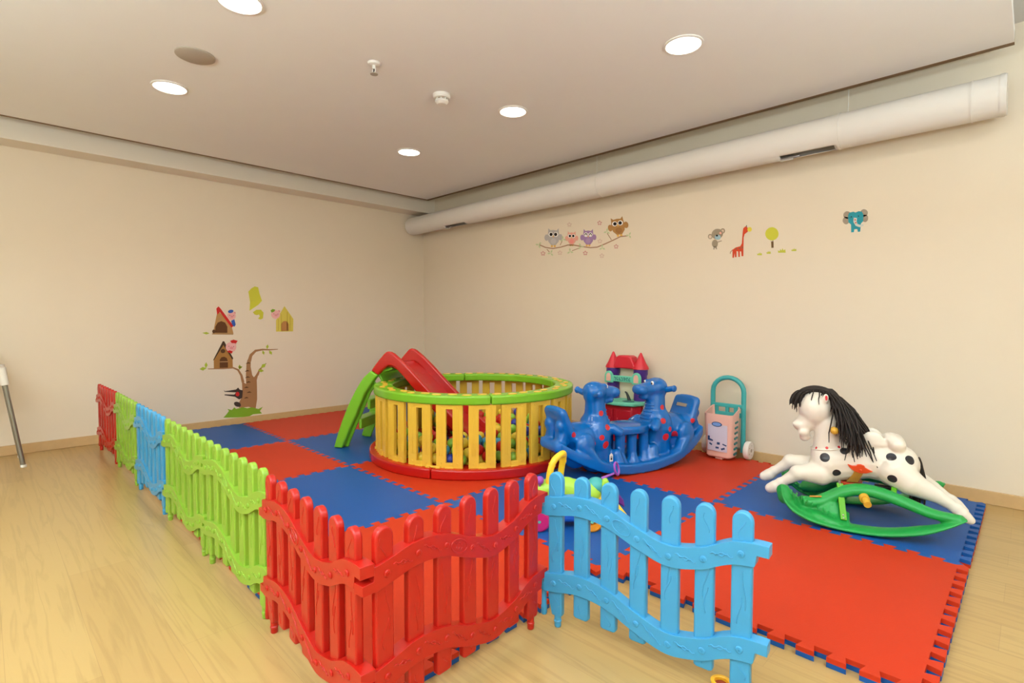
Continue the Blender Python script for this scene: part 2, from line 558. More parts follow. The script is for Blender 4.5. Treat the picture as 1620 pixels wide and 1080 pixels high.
# ------------------------------------------------------------------ fabric air duct with its slots and wires
def duct():
    o = empty('air_duct', (0, 0.935, 2.105), 0, 'long white round air duct hung along the back wall', 'duct')
    R0 = 0.1
    x0, x1 = -0.075, 5.04
    NS, N = 64, 40
    slots = [(0.60, 0.93), (4.0, 4.30)]
    rad = radians
    def in_slot(xa, xb, qa, qb):
        m = (xa + xb) / 2; q = (qa + qb) / 2
        return any(s0 < m < s1 for s0, s1 in slots) and rad(240) < q < rad(294)
    xs = sorted(set([x0 + (x1 - x0) * k / NS for k in range(NS + 1)] + [s for p in slots for s in p]))
    qs = [2 * pi * k / 60 for k in range(61)]
    bm = MB()
    vs = []
    for x in xs:
        sag = -0.022 * ((x1 - x) / (x1 - x0))
        for q in qs[:-1]:
            vs.append((x, R0 * cos(q), R0 * sin(q) + sag))
    fs = []
    n = 60
    for i in range(len(xs) - 1):
        for k in range(n):
            if in_slot(xs[i], xs[i + 1], qs[k], qs[k + 1]): continue
            fs.append((i * n + k, i * n + (k + 1) % n, (i + 1) * n + (k + 1) % n, (i + 1) * n + k))
    fs.append(tuple(range(n - 1, -1, -1)))
    fs.append(tuple((len(xs) - 1) * n + k for k in range(n)))
    bm.add(vs, fs)
    sk = bm.build('fabric_tube', DUCT, o)
    md = sk.modifiers.new('sol', 'SOLIDIFY'); md.thickness = 0.004; md.offset = -1
    for x, w in ((x1 - 0.016, 0.018), (x1 - 0.13, 0.008), (4.32, 0.012), (2.62, 0.008)):
        sag = -0.022 * ((x1 - x) / (x1 - x0))
        b = MB()
        b.lathe([(R0 - 0.001, -w / 2), (R0 + 0.003, -w / 2), (R0 + 0.003, w / 2), (R0 - 0.001, w / 2)], (x, 0, sag), 48, Ry(pi / 2))
        b.build('hoop_seam', DUCT, o)
    for s0, s1 in slots:
        b = MB()
        q = rad(256)
        sag = -0.022 * ((x1 - s0) / (x1 - x0))
        c = Vector((s0 + 0.035, (R0 - 0.004) * cos(q), (R0 - 0.004) * sin(q) + sag))
        b.box(c, (0.075, 0.012, 0.045), Rx(q - pi / 2))
        b.box(c + Vector((0.05, -0.004, -0.004)), (0.05, 0.006, 0.010), Rx(q - pi / 2))
        b.build('damper', STEEL, o, bevel=0.002, label='small shiny metal damper in the slot')
    for x in (2.567, 4.357):
        MB().tube([(x, 0, 0.09), (x, 0, ZT - 2.105)], 0.0017, 6).build('hanging_wire', WHITEP, o)
duct()

# ------------------------------------------------------------------ jigsaw foam mats
def edge_wave(p, q, sgn):
    """points from p to q (q excluded) along a dovetailed tab edge"""
    p, q = Vector(p), Vector(q)
    d = q - p
    L_ = d.length
    d.normalize()
    nrm = Vector((-d.y, d.x)) * sgn
    a = 0.0165
    N = 24
    m = 0.02
    st = (L_ - 2 * m) / N
    out = [p]
    for k in range(N):
        s = a if k % 2 == 0 else -a
        t0, t1 = m + k * st, m + (k + 1) * st
        e0 = 0.0045 if k > 0 else 0
        e1 = 0.0045 if k < N - 1 else 0
        out.append(p + d * (t0 - e0) + nrm * s)
        out.append(p + d * (t1 + e1) + nrm * s)
    return out

def mat_tile(i, j, label):
    top, bot = (MBLUE, MRED) if (i + j) % 2 == 0 else (MRED, MBLUE)
    x0, y0 = i, -j            # tile spans x0..x0+1, y0..y0+1
    c = [(x0, y0), (x0 + 1, y0), (x0 + 1, y0 + 1), (x0, y0 + 1)]
    poly = []
    poly += edge_wave(c[0], c[1], 1)
    poly += edge_wave(c[1], c[2], 1)
    h = edge_wave(c[3], c[2], 1)
    poly += [Vector(c[2])] + h[:0:-1]
    h = edge_wave(c[0], c[3], 1)
    poly += [Vector(c[3])] + h[:0:-1]
    cx, cy = x0 + 0.5, y0 + 0.5
    k = 0.9988
    # against the walls the outer tabs are cut straight
    P = []
    for p in poly:
        x = (p.x - cx) * k
        y = (p.y - cy) * k
        if i == 0: x = max(x, -0.5)
        P.append((x, y))
    o = empty('foam_mat', (cx, cy, 0), 0, label, 'play mat', 'interlocking foam floor mats')
    MB().prism(P, T / 2, T, XY()).build('upper_layer', top, o)
    MB().prism(P, 0.0005, T / 2, XY()).build('lower_layer', bot, o, label='differently coloured underside')
tiles = {
 (0, 0): 'blue foam mat in the room corner behind the slide', (1, 0): 'red foam mat by the back wall behind the ball pit',
 (2, 0): 'blue foam mat under the castle play kitchen', (3, 0): 'red foam mat in front of the pink shopping trolley',
 (4, 0): 'blue foam mat under the rocking horse',
 (0, 1): 'red foam mat against the left wall beside the slide ladder', (1, 1): 'blue foam mat under the slide ladder',
 (2, 1): 'red foam mat under the front of the ball pit', (3, 1): 'blue foam mat under the walker toy',
 (4, 1): 'red foam mat in the right foreground in front of the rocking horse',
 (0, 2): 'blue foam mat against the left wall behind the fence', (1, 2): 'red foam mat behind the tall green fence panels',
 (2, 2): 'blue foam mat in front of the ball pit behind the red fence', (3, 2): 'red foam mat in the corner of the two red fence panels'}
for (i, j), l in tiles.items():
    mat_tile(i, j, l)

# ------------------------------------------------------------------ fence panels
PITCH = 0.0935
RAILTOP = [(-0.04, 0.418), (0.0, 0.424), (0.085, 0.440), (0.18, 0.431), (0.275, 0.394), (0.37, 0.368), (0.467, 0.387), (0.53, 0.418), (0.575, 0.428), (0.63, 0.43)]
def railz(x):
    # catmull through the table
    for (a, va), (b, vb), i in zip(RAILTOP, RAILTOP[1:], range(99)):
        if x <= b or i == len(RAILTOP) - 2:
            t = (x - a) / (b - a)
            p0 = RAILTOP[max(i - 1, 0)][1]; p3 = RAILTOP[min(i + 2, len(RAILTOP) - 1)][1]
            return 0.5 * (2 * va + (vb - p0) * t + (2 * p0 - 5 * va + 4 * vb - p3) * t * t + (3 * va - p0 - 3 * vb + p3) * t ** 3)
def fence_panel(m, label):
    o = empty('fence_panel', (0, 0, 0), 0, label, 'fence panel', 'plastic play fence panels')
    hw = 0.0255
    for k in range(7):
        cx = k * PITCH
        z0 = 0.055 if 0 < k < 6 else 0.036
        poly = [(cx - hw, z0 + 0.004), (cx - hw + 0.008, z0), (cx + hw - 0.008, z0), (cx + hw, z0 + 0.004)]
        if k == 0: poly = [(cx - hw, 0.09), (cx - 0.012, z0), (cx + hw - 0.004, z0), (cx + hw, z0 + 0.01)]
        if k == 6: poly = [(cx - hw, z0 + 0.012), (cx - hw + 0.006, z0), (cx + hw - 0.006, z0), (cx + hw, z0 + 0.012)]
        for q in range(0, 13):
            t = pi * q / 12
            poly.append((cx + hw * cos(t), 0.474 + 0.027 * sin(t)))
        b = MB()
        b.prism(poly, -0.0105, 0.0105, XZ())
        s = b.build('slat', m, o, bevel=0.005, segs=3)
        g = MB()
        rs = random.Random(k)
        for (zc, hh) in ((0.452, 0.05), (0.30, 0.10), (0.245, 0.07), (0.085, 0.03)):
            amp = rs.uniform(0.004, 0.010) * rs.choice((-1, 1))
            off = rs.uniform(-0.008, 0.008)
            ph = rs.uniform(0, 1.5)
            pts = [(cx + off + amp * sin(t * pi * 1.3 + ph), -0.0106, zc + hh * (t - 0.5)) for t in [q / 9 for q in range(10)]]
            g.tube(catmull(pts, 3), 0.0015, 6)
        fuse(s, g)
    for dz in (0.0, -0.247):
        up, dn = [], []
        X0, X1 = -0.034, 0.592
        n = 48
        for q in range(n + 1):
            x = X0 + (X1 - X0) * q / n
            z = railz(x) + dz
            up.append((x, z)); dn.append((x, z - 0.060))
        zr = railz(0.61) + dz
        zl = railz(-0.034) + dz
        poly = up + [(0.608, zr), (0.626, zr - 0.001), (0.626, zr - 0.030), (0.598, zr - 0.030), (0.594, zr - 0.056)] + dn[::-1] + [(-0.034, zl - 0.058), (-0.066, zl - 0.058), (-0.066, zl - 0.034), (-0.036, zl - 0.033)]
        b = MB()
        b.prism(poly, -0.018, 0.018, XZ())
        rl = b.build('rail', m, o, bevel=0.005, segs=3)
        for k in range(7):
            x = k * PITCH
            z = railz(x) + dz - 0.031
            c = MB()
            c.lathe([(0.0092, 0), (0.0092, 0.0022), (0.0072, 0.0040), (0, 0.0044)], (x, -0.0175, z), 16, Rx(pi / 2))
            c.box((x, -0.0222, z), (0.009, 0.0012, 0.0022), Ry(0.7)).box((x, -0.0222, z), (0.009, 0.0012, 0.0022), Ry(-0.87))
            c.build('screw_head', m, rl)
        g = MB()
        for k in range(6):
            if k == 2 and dz == 0: continue
            for sh, zz in ((0.018, -0.022), (0.030, -0.030)):
                pts = []
                for q in range(8):
                    x = k * PITCH + sh + q / 7 * 0.045
                    zc = railz(x) + dz + zz - 0.014 * (q / 7 - 0.2) + 0.003 * sin(q * 1.8)
                    pts.append((x, -0.0182, zc))
                g.tube(catmull(pts, 3), 0.0017, 6)
        fuse(rl, g)
        if dz == 0:
            c = MB()
            zc = railz(0.232) - 0.030
            pts = [(0.232 + 0.030 * cos(t) * 0.94 + 0.017 * sin(t) * 0.3, -0.0185, zc - 0.030 * cos(t) * 0.36 + 0.017 * sin(t)) for t in [2 * pi * q / 28 for q in range(28)]]
            c.tube(pts, 0.0018, 6, closed=True)
            for rr in (0.016, 0.009):
                pts = [(0.232 + rr * 1.2 * (t - 0.5) * 2, -0.0185, zc - rr * 0.5 * (t - 0.5) * 2 + 0.006 * (1 if rr > 0.01 else -1) + 0.003 * sin(t * 15)) for t in [q / 14 for q in range(15)]]
                c.tube(pts, 0.0009, 6)
            c.build('oval_emblem', m, rl)
    for x in (0.006, 6 * PITCH):
        b = MB()
        b.lathe([(0.0, 0.0005), (0.0095, 0.0005), (0.011, 0.003), (0.011, 0.016), (0.0125, 0.018), (0.0125, 0.022), (0.011, 0.024), (0.011, 0.05), (0, 0.05)], (x, 0, 0), 20)
        b.build('foot', m, o)
    b = MB()
    b.lathe([(0.0, 0.024), (0.0085, 0.024), (0.010, 0.028), (0.010, 0.05), (0.0085, 0.055), (0.0085, 0.135), (0, 0.135)], (-0.047, 0, 0), 16)
    b.build('hinge_pin', m, o)
    return o
pr = fence_panel(FRED, 'red fence panel standing against the left wall, farthest of the fence')
pg = fence_panel(FGREEN, 'green fence panel between the farthest red panel and the blue panel')
pb = fence_panel(FBLUE, 'blue fence panel between green panels in the run from the left wall')
def place(o, p, q, label=None):
    o.location = (p[0], p[1], 0)
    o.rotation_euler = (0, 0, atan2(q[1] - p[1], q[0] - p[0]))
    if label: o['label'] = label
def second(o, *a):
    place(copy_tree(o), *a)
second(pg, (2.171, -2.048), (2.731, -2.046), 'green fence panel beside the far blue panel, middle of the left fence')
second(pg, (2.829, -2.046), (3.387, -2.043), 'green fence panel next to the red corner panels')
second(pr, (3.488, -2.055), (4.039, -2.078), 'red fence panel in the left run meeting the green panels')
second(pr, (4.093, -2.030), (4.053, -1.474), 'red fence panel in the foreground facing right, joined to the blue panel')
second(pb, (4.100, -1.400), (4.651, -1.330), 'light blue fence panel in the foreground with a free end')
place(pr, (0.185, -2.062), (0.745, -2.050))
place(pg, (0.845, -2.050), (1.405, -2.050))
place(pb, (1.508, -2.050), (2.07, -2.048))

# ------------------------------------------------------------------ ball pit
PC = Vector((2.275, -0.15, T))
def ball_pit():
    o = empty('ball_pit', PC, 0, 'round yellow slatted ball pit with green rim and red base', 'ball pit')
    RB, RT, RP = 0.748, 0.715, 0.690
    def arc_ring(r0, r1, z0, z1, q, n, name, m):
        b = MB()
        b.ring(r0, r1, z0, z1, q, q + pi / 2 - 0.006, 28)
        return b.build(name, m, o, bevel=0.010, segs=3)
    q0 = radians(-62)
    for k in range(4):
        arc_ring(0.60, RB, 0.0, 0.062, q0 + k * pi / 2, 28, 'base_segment', RED)
    q1 = radians(-33)
    stud = None
    for k in range(4):
        rs = arc_ring(0.585, RT, 0.445, 0.500, q1 + k * pi / 2, 28, 'rim_segment', PGREEN)
        for j in range(11):
            a = q1 + k * pi / 2 + (j + 0.5) * pi / 22
            if stud is None:
                b = MB()
                b.prism([(0.030 * cos(t) , 0.019 * sin(t)) for t in [2 * pi * i / 20 for i in range(20)]], 0, 0.0045, XY())
                s = b.build('stud', PYEL, rs, bevel=0.0015, label='yellow stud')
                stud = s
            else:
                s = stud.copy(); COL.objects.link(s); s.parent = rs
            rr = 0.652 + (0.014 if j % 2 else -0.014)
            s.location = (rr * cos(a), rr * sin(a), 0.4995)
            s.rotation_euler = (0, 0, a + pi / 2)
    NP = 22
    W = 0.164
    first = None
    for k in range(NP):
        a = q0 + (k + 0.5) * 2 * pi / NP
        if first is None:
            b = MB()
            h0, h1 = 0.058, 0.447
            # two uprights, top and bottom bridge around a slot
            def up(x0, x1):
                b.prism([(x0, h0), (x1, h0), (x1, h1), (x0, h1)], -0.011, 0.011, XZ())
                xm = (x0 + x1) / 2
                for dx in (-0.011, 0.0, 0.011):
                    b.prism([(xm + dx - 0.0022, h0 + 0.075), (xm + dx + 0.0022, h0 + 0.075), (xm + dx + 0.0022, h1 - 0.03), (xm + dx - 0.0022, h1 - 0.03)], -0.0125, 0.0, XZ())
                b.lathe([(0.005, 0), (0.005, 0.002), (0, 0.0024)], (xm, -0.011, h0 + 0.155), 12, Rx(pi / 2))
                b.lathe([(0.0065, 0), (0.0065, 0.003), (0, 0.0035)], (xm, -0.011, h0 + 0.03), 12, Rx(pi / 2))
                b.lathe([(0.006, 0), (0.006, 0.002), (0, 0.0024)], (xm, -0.011, h1 - 0.018), 12, Rx(pi / 2))
            up(-W / 2, -0.021)
            up(0.021, W / 2)
            b.prism([(-0.022, h1 - 0.028), (0.022, h1 - 0.028), (0.022, h1), (-0.022, h1)], -0.0112, 0.0112, XZ())
            b.prism([(-0.022, h0), (0.022, h0), (0.022, h0 + 0.034), (-0.022, h0 + 0.034)], -0.014, 0.011, XZ())
            b.box((0.03 * 0, -0.012, h0 + 0.004), (0.05, 0.016, 0.012))
            s = b.build('slat_panel', PYEL, o, bevel=0.0022)
            first = s
        else:
            s = first.copy(); COL.objects.link(s); s.parent = o
        s.location = (RP * cos(a), RP * sin(a), 0)
        s.rotation_euler = (0, 0, a + pi / 2)
    # clips joining two panels over each base joint
    for k in range(4):
        a = q0 + k * pi / 2
        b = MB()
        b.box((0, -0.012, 0.066), (0.09, 0.018, 0.012)).box((-0.034, -0.014, 0.066), (0.028, 0.03, 0.014)).box((0.034, -0.014, 0.066), (0.028, 0.03, 0.014))
        s = b.build('panel_clip', PYEL, o, bevel=0.003)
        s.location = (RP * cos(a), RP * sin(a), 0)
        s.rotation_euler = (0, 0, a + pi / 2)
    return o
ball_pit()

# slide frame used for the balls as well
SF = Vector((1.51, -0.83, T))
SA = atan2(0.53, 0.85)
def slide_local(x, y):
    dx, dy = x - SF.x, y - SF.y
    return dx * cos(SA) + dy * sin(SA), -dx * sin(SA) + dy * cos(SA)

# balls: dropped one by one, each resting on the mat or on earlier balls
BALLC = [('red', (206, 32, 24), 'red'), ('yellow', (244, 214, 62), 'yellow'), ('green', (150, 205, 70), 'light green'),
         ('navy', (44, 62, 170), 'dark blue'), ('sky', (70, 170, 214), 'light blue')]
def balls():
    R = 0.0335
    bm_ = MB()
    bm_.ell((0, 0, 0), (R, R, R), n=20, m=12)
    protos = []
    for n, rgb, w_ in BALLC:
        m = mat('ball_' + n, rgb, 0.38, var=0.02)
        o = bm_.build('play_ball', m, label=None)
        protos.append(o)
    rg = random.Random(11)
    pos = []
    lim = 0.672 - R - 0.002
    target = 330
    used = [False] * 5
    n = 0
    while n < target:
        best = None
        for t in range(14):
            # heaped towards the front and left of the pit
            q = rg.uniform(0, 2 * pi)
            rr = lim * sqrt(rg.random())
            if rg.random() < 0.55:
                q = radians(rg.uniform(-150, 25)); rr = lim * rg.uniform(0.62, 1.0)
            x, y = PC.x + rr * cos(q), PC.y + rr * sin(q)
            rlim = 0.60 - R - 0.002
            sx, sy = slide_local(x, y)
            if sx > 0.2 and sx < 1.12 and -0.045 - R < sy < 0.50 + R: continue
            z = T + R
            hit = False
            for (a, b, c) in pos:
                d2 = (a - x) ** 2 + (b - y) ** 2
                if d2 < 4 * R * R:
                    z = max(z, c + sqrt(4 * R * R - d2))
            if rr > rlim and z < T + 0.062 + R:
                z = max(z, T + 0.062 + R + 0.001)
            if best is None or z < best[2]: best = (x, y, z)
        if best is None or best[2] > 0.32:
            n += 1
            continue
        pos.append(best)
        n += 1
    for i, p in enumerate(pos):
        k = rg.choices(range(5), (26, 22, 30, 8, 14))[0]
        if not used[k]:
            o = protos[k]; used[k] = True
        else:
            o = protos[k].copy(); COL.objects.link(o)
        o.location = p
        o.rotation_euler = (rg.random() * 6, rg.random() * 6, 0)
        tag(o, '%s plastic ball in the ball pit' % BALLC[k][2], 'ball', '%s balls in the ball pit' % BALLC[k][2])
balls()

# ------------------------------------------------------------------ slide
def slide():
    o = empty('slide', SF, SA, 'red toddler slide with green ladder leading into the ball pit', 'slide')
    W = 0.46
    top = [(0.272, 0.585), (0.300, 0.622), (0.329, 0.658), (0.372, 0.706), (0.390, 0.722), (0.406, 0.727), (0.426, 0.723), (0.448, 0.712), (0.505, 0.667), (0.584, 0.595), (0.661, 0.516), (0.739, 0.437), (0.846, 0.330), (0.95, 0.225), (1.02, 0.165), (1.09, 0.145)]
    bot = [(1.09, 0.0905), (1.0, 0.095), (0.93, 0.135), (0.80, 0.262), (0.70, 0.362), (0.614, 0.448), (0.536, 0.534), (0.480, 0.592), (0.455, 0.612), (0.433, 0.622), (0.412, 0.624), (0.393, 0.614), (0.36, 0.588), (0.326, 0.552)]
    for y0, n in ((0.0, 0), (W - 0.045, 1)):
        b = MB()
        b.prism(top + bot, 0, 0.045, XZ(y0))
        b.build('side_rail', RED, o, bevel=0.012, segs=3)
    # chute bed between the rails
    bed = [(0.345, 0.610), (0.39, 0.632), (0.43, 0.630), (0.47, 0.606), (0.55, 0.540), (0.66, 0.433), (0.80, 0.292), (0.93, 0.165), (1.00, 0.118), (1.07, 0.102), (1.11, 0.100)]
    b = MB()
    poly = bed + [(x, z - 0.022) for x, z in bed[::-1]]
    b.prism(poly, 0.040, W - 0.040, XZ())
    b.build('chute', RED, o, bevel=0.004)
    b = MB()
    for y in (0.16, 0.23, 0.30):
        for k in range(2):
            b.ell((0.53 + 0.06 * k + 0.02 * (y > 0.2), y, interp(bed, 0.53 + 0.06 * k + 0.02 * (y > 0.2)) - 0.001), (0.012, 0.010, 0.007), Ry(0.75), 12, 8)
    b.build('bed_bump', RED, o)
    b = MB()
    b.box((0.97, W / 2, 0.052), (0.05, 0.30, 0.104))
    b.build('chute_foot', RED, o, bevel=0.006)
    # ladder sides
    outer = [(-0.036, 0.002), (0.0, 0.115), (0.033, 0.203), (0.069, 0.287), (0.108, 0.366), (0.146, 0.434), (0.180, 0.489), (0.213, 0.534), (0.272, 0.585)]
    inner = [(0.326, 0.552), (0.30, 0.527), (0.27, 0.483), (0.22, 0.413), (0.18, 0.325), (0.144, 0.244), (0.093, 0.143), (0.055, 0.055), (0.032, 0.002)]
    for y0 in (-0.004, W - 0.051):
        b = MB()
        b.prism(outer + inner, 0, 0.055, XZ(y0))
        b.build('ladder_side', LGREEN, o, bevel=0.010, segs=3)
    # inner flange of the near and far leg
    for y0 in (0.046, W - 0.066):
        b = MB()
        b.prism([(x + 0.03, z) for x, z in outer[:-1]] + [(x + 0.022, z) for x, z in inner[2:]], 0, 0.016, XZ(y0))
        b.build('leg_flange', LGREEN, o, bevel=0.004)
    for x, z in ((0.118, 0.205), (0.190, 0.355)):
        b = MB()
        b.box((x, W / 2, z), (0.10, W - 0.10, 0.022))
        b.box((x + 0.036, W / 2, z - 0.034), (0.024, W - 0.10, 0.06))
        b.build('step', LGREEN, o, bevel=0.006)
    b = MB()
    b.box((0.305, W / 2, 0.555), (0.016, W - 0.10, 0.13), Ry(-0.55))
    b.box((0.372, W / 2, 0.585), (0.10, W - 0.10, 0.016), Ry(-0.35))
    b.build('back_board', LGREEN, o, bevel=0.004)
slide()

# ------------------------------------------------------------------ blue dinosaur rocker
def dino():
    ang = radians(72)
    o = empty('dinosaur_rocker', (3.298, 0.260, T), ang, 'blue two-seat dinosaur rocker with red spots', 'rocker')
    def squash(v): return v if v < 0.25 else 0.25 + (v - 0.25) * 0.965
    b = MB()
    def zb(x): return 0.185 * (abs(x) / 0.64) ** 2.0
    # rocker tray
    N = 40
    for lat, hh, hw in ((0.0, 0.026, 0.145),):
        vs, fs = [], []
        for i in range(N + 1):
            x = -0.63 + 1.26 * i / N
            z = zb(x) + 0.03
            wd = 0.180 * (1 - 0.36 * (abs(x) / 0.63) ** 4)
            for (yy, zz) in ((-wd, -0.030), (wd, -0.030), (wd, 0.034), (wd - 0.035, 0.034), (wd - 0.05, 0.018), (-wd + 0.05, 0.018), (-wd + 0.035, 0.034), (-wd, 0.034)):
                vs.append((x, yy, z + zz))
        n = 8
        for i in range(N):
            for k in range(n):
                fs.append((i * n + k, i * n + (k + 1) % n, (i + 1) * n + (k + 1) % n, (i + 1) * n + k))
        fs.append(tuple(range(n - 1, -1, -1))); fs.append(tuple(N * n + k for k in range(n)))
        b.add(vs, fs)
    for s in (1, -1):
        # rounded ends of the tray
        b.caps((s * 0.622, -0.075, 0.205), (s * 0.622, 0.075, 0.205), 0.034)
        # trunk
        b.ell((s * 0.40, 0, 0.238), (0.165, 0.115, 0.092))
        b.ell((s * 0.255, 0, 0.235), (0.105, 0.118, 0.165))
        b.caps((s * 0.25, 0, 0.10), (s * 0.245, 0, 0.30), 0.105, 0.095)
        b.caps((s * 0.42, 0, 0.14), (s * 0.42, 0, 0.24), 0.10, 0.09)
        # neck and head
        b.caps((s * 0.242, 0, 0.30), (s * 0.250, 0, 0.48), 0.076, 0.060)
        b.ell((s * 0.253, 0, 0.518), (0.080, 0.076, 0.066))
        b.ell((s * 0.262, 0, 0.500), (0.068, 0.068, 0.07))
        # snout: upper lip and lower jaw
        b.caps((s * 0.20, 0, 0.508), (s * 0.115, 0, 0.506), 0.052, 0.040)
        b.caps((s * 0.112, -0.025, 0.506), (s * 0.112, 0.025, 0.506), 0.035)
        b.caps((s * 0.21, 0, 0.452), (s * 0.142, 0, 0.456), 0.036, 0.022)
        b.caps((s * 0.142, -0.02, 0.456), (s * 0.142, 0.02, 0.456), 0.020)
        # brows
        for y in (-0.036, 0.036): b.ell((s * 0.205, y, 0.553), (0.022, 0.020, 0.020))
        # seat dip and tail backrest
        b.caps((s * 0.42, -0.05, 0.258), (s * 0.42, 0.05, 0.258), 0.05)
        b.caps((s * 0.50, -0.055, 0.262), (s * 0.50, 0.055, 0.262), 0.055)
        for k in range(9):
            y = -0.078 + 0.0195 * k
            b.caps((s * 0.530, y, 0.285), (s * (0.588 - 0.4 * y * y), y, 0.415 - 1.2 * y * y), 0.038, 0.032)
        for y in (-0.05, 0.05):
            b.caps((s * 0.575, y, 0.20), (s * 0.575, y, 0.33), 0.045, 0.04)
            b.ell((s * 0.600, y * 1.2, 0.325), (0.026, 0.036, 0.040))
            b.ell((s * 0.592, y * 1.2, 0.25), (0.026, 0.036, 0.040))
        # thighs, knees and feet
        for y in (-0.122, 0.122):
            b.ell((s * 0.425, y, 0.205), (0.082, 0.040, 0.078), Ry(s * 0.4))
            b.caps((s * 0.415, y * 1.02, 0.175), (s * 0.345, y * 1.1, 0.105), 0.045, 0.040)
            b.caps((s * 0.345, y * 1.1, 0.098), (s * 0.29, y * 1.12, 0.085), 0.036, 0.030)
            # little front legs holding the table
            b.caps((s * 0.175, y * 0.75, 0.285), (s * 0.145, y * 0.95, 0.262), 0.034, 0.030)
            b.caps((s * 0.14, y * 0.8, 0.055), (s * 0.15, y * 0.75, 0.12), 0.045, 0.035)
    # table between the riders on its pillars
    b.prism([(0.155 * cos(t) * (1 + 0.1 * cos(2 * t)), 0.128 * sin(t)) for t in [2 * pi * k / 32 for k in range(32)]], 0.235, 0.285, XY())
    b.ell((0, 0, 0.272), (0.16, 0.125, 0.026))
    for x in (-0.095, 0.0, 0.095):
        for y in (-0.06, 0.06):
            b.caps((x, y, 0.05), (x, y, 0.245), 0.030, 0.034)
            b.caps((x, y * 1.15, 0.055), (x, y * 1.2, 0.09), 0.05, 0.03)
    def pull(x): return x if abs(x) < 0.3 else math.copysign(0.3 + (abs(x) - 0.3) * 0.84, x)
    b.v = [(pull(x), y, squash(z)) for x, y, z in b.v]
    body = b.build('body', DBLUE, o, remesh=0.0075, smooth=7)
    # red dots printed where a line from either side meets the body
    bv = BVHTree.FromPolygons([v.co for v in body.data.vertices], [p.vertices for p in body.data.polygons])
    dots = []
    for (x, z, rr) in [(0.480, 0.278, 0.017), (0.276, 0.240, 0.017), (0.333, 0.199, 0.024), (0.243, 0.191, 0.024), (0.226, 0.297, 0.019), (0.249, 0.380, 0.017)]:
        for s in (1, -1):
            for side in (1, -1):
                hit = bv.ray_cast(Vector((s * x, side * 0.5, z)), Vector((0, -side, 0)))[0]
                if hit: dots.append((hit.x, hit.y, hit.z, rr, (206, 40, 50)))
    add_spots(DBLUE, dots)
    def on_front(s, y, z):
        hit = bv.ray_cast(Vector((0, y, z)), Vector((s, 0, 0)))[0]
        return hit.x if hit else s * 0.15
    for s in (1, -1):
        for y in (-1, 1):
            h = MB()
            h.caps((s * 0.285, y * 0.050, squash(0.500)), (s * 0.298, y * 0.112, squash(0.516)), 0.020, 0.018)
            h.ell((s * 0.298, y * 0.120, squash(0.516)), (0.022, 0.013, 0.022))
            h.build('handle', DBLUE, o)
            e_ = MB()
            e_.ell((s * 0.188, y * 0.036, squash(0.550)), (0.008, 0.012, 0.014))
            ey = e_.build('eye', WHITEP, o, label='white eye')
            p_ = MB()
            p_.ell((s * 0.1815, y * 0.037, squash(0.550)), (0.0045, 0.006, 0.008))
            p_.build('pupil', BLACKP, ey)
            n_ = MB()
        for k in range(5):
            n_.tube([(on_front(s, -0.045 + 0.09 * t, 0.305 + k * 0.022), -0.045 + 0.09 * t, 0.305 + k * 0.022) for t in [q / 8 for q in range(9)]], 0.005, 8)
        n_.build('chest_rib', DBLUE, o)
    t = MB()
    t.box((0.490, 0.0, 0.372), (0.006, 0.09, 0.022), Ry(0.40))
    t.build('silver_label', STEEL, o, label='worn silver label on the far backrest')
    t = MB()
    poly = [(-0.012, 0.0), (0.012, 0.0), (0.012, 0.040), (0.0, 0.050), (-0.012, 0.040)]
    t.prism(poly, -0.001, 0.001, XZ())
    t.box((0, -0.0014, 0.016), (0.011, 0.0012, 0.013), mi=1)
    t.tube([(0.004 * cos(q), -0.0014, 0.0235 + 0.008 * sin(q)) for q in [pi * k / 8 for k in range(9)]], 0.0012, 6, mi=1)
    t.build('hang_tag', [WHITEP, BLACKP], o, loc=(-0.262, -0.186, 0.110), rz=0, label='white hang tag with a dark padlock mark')
dino()

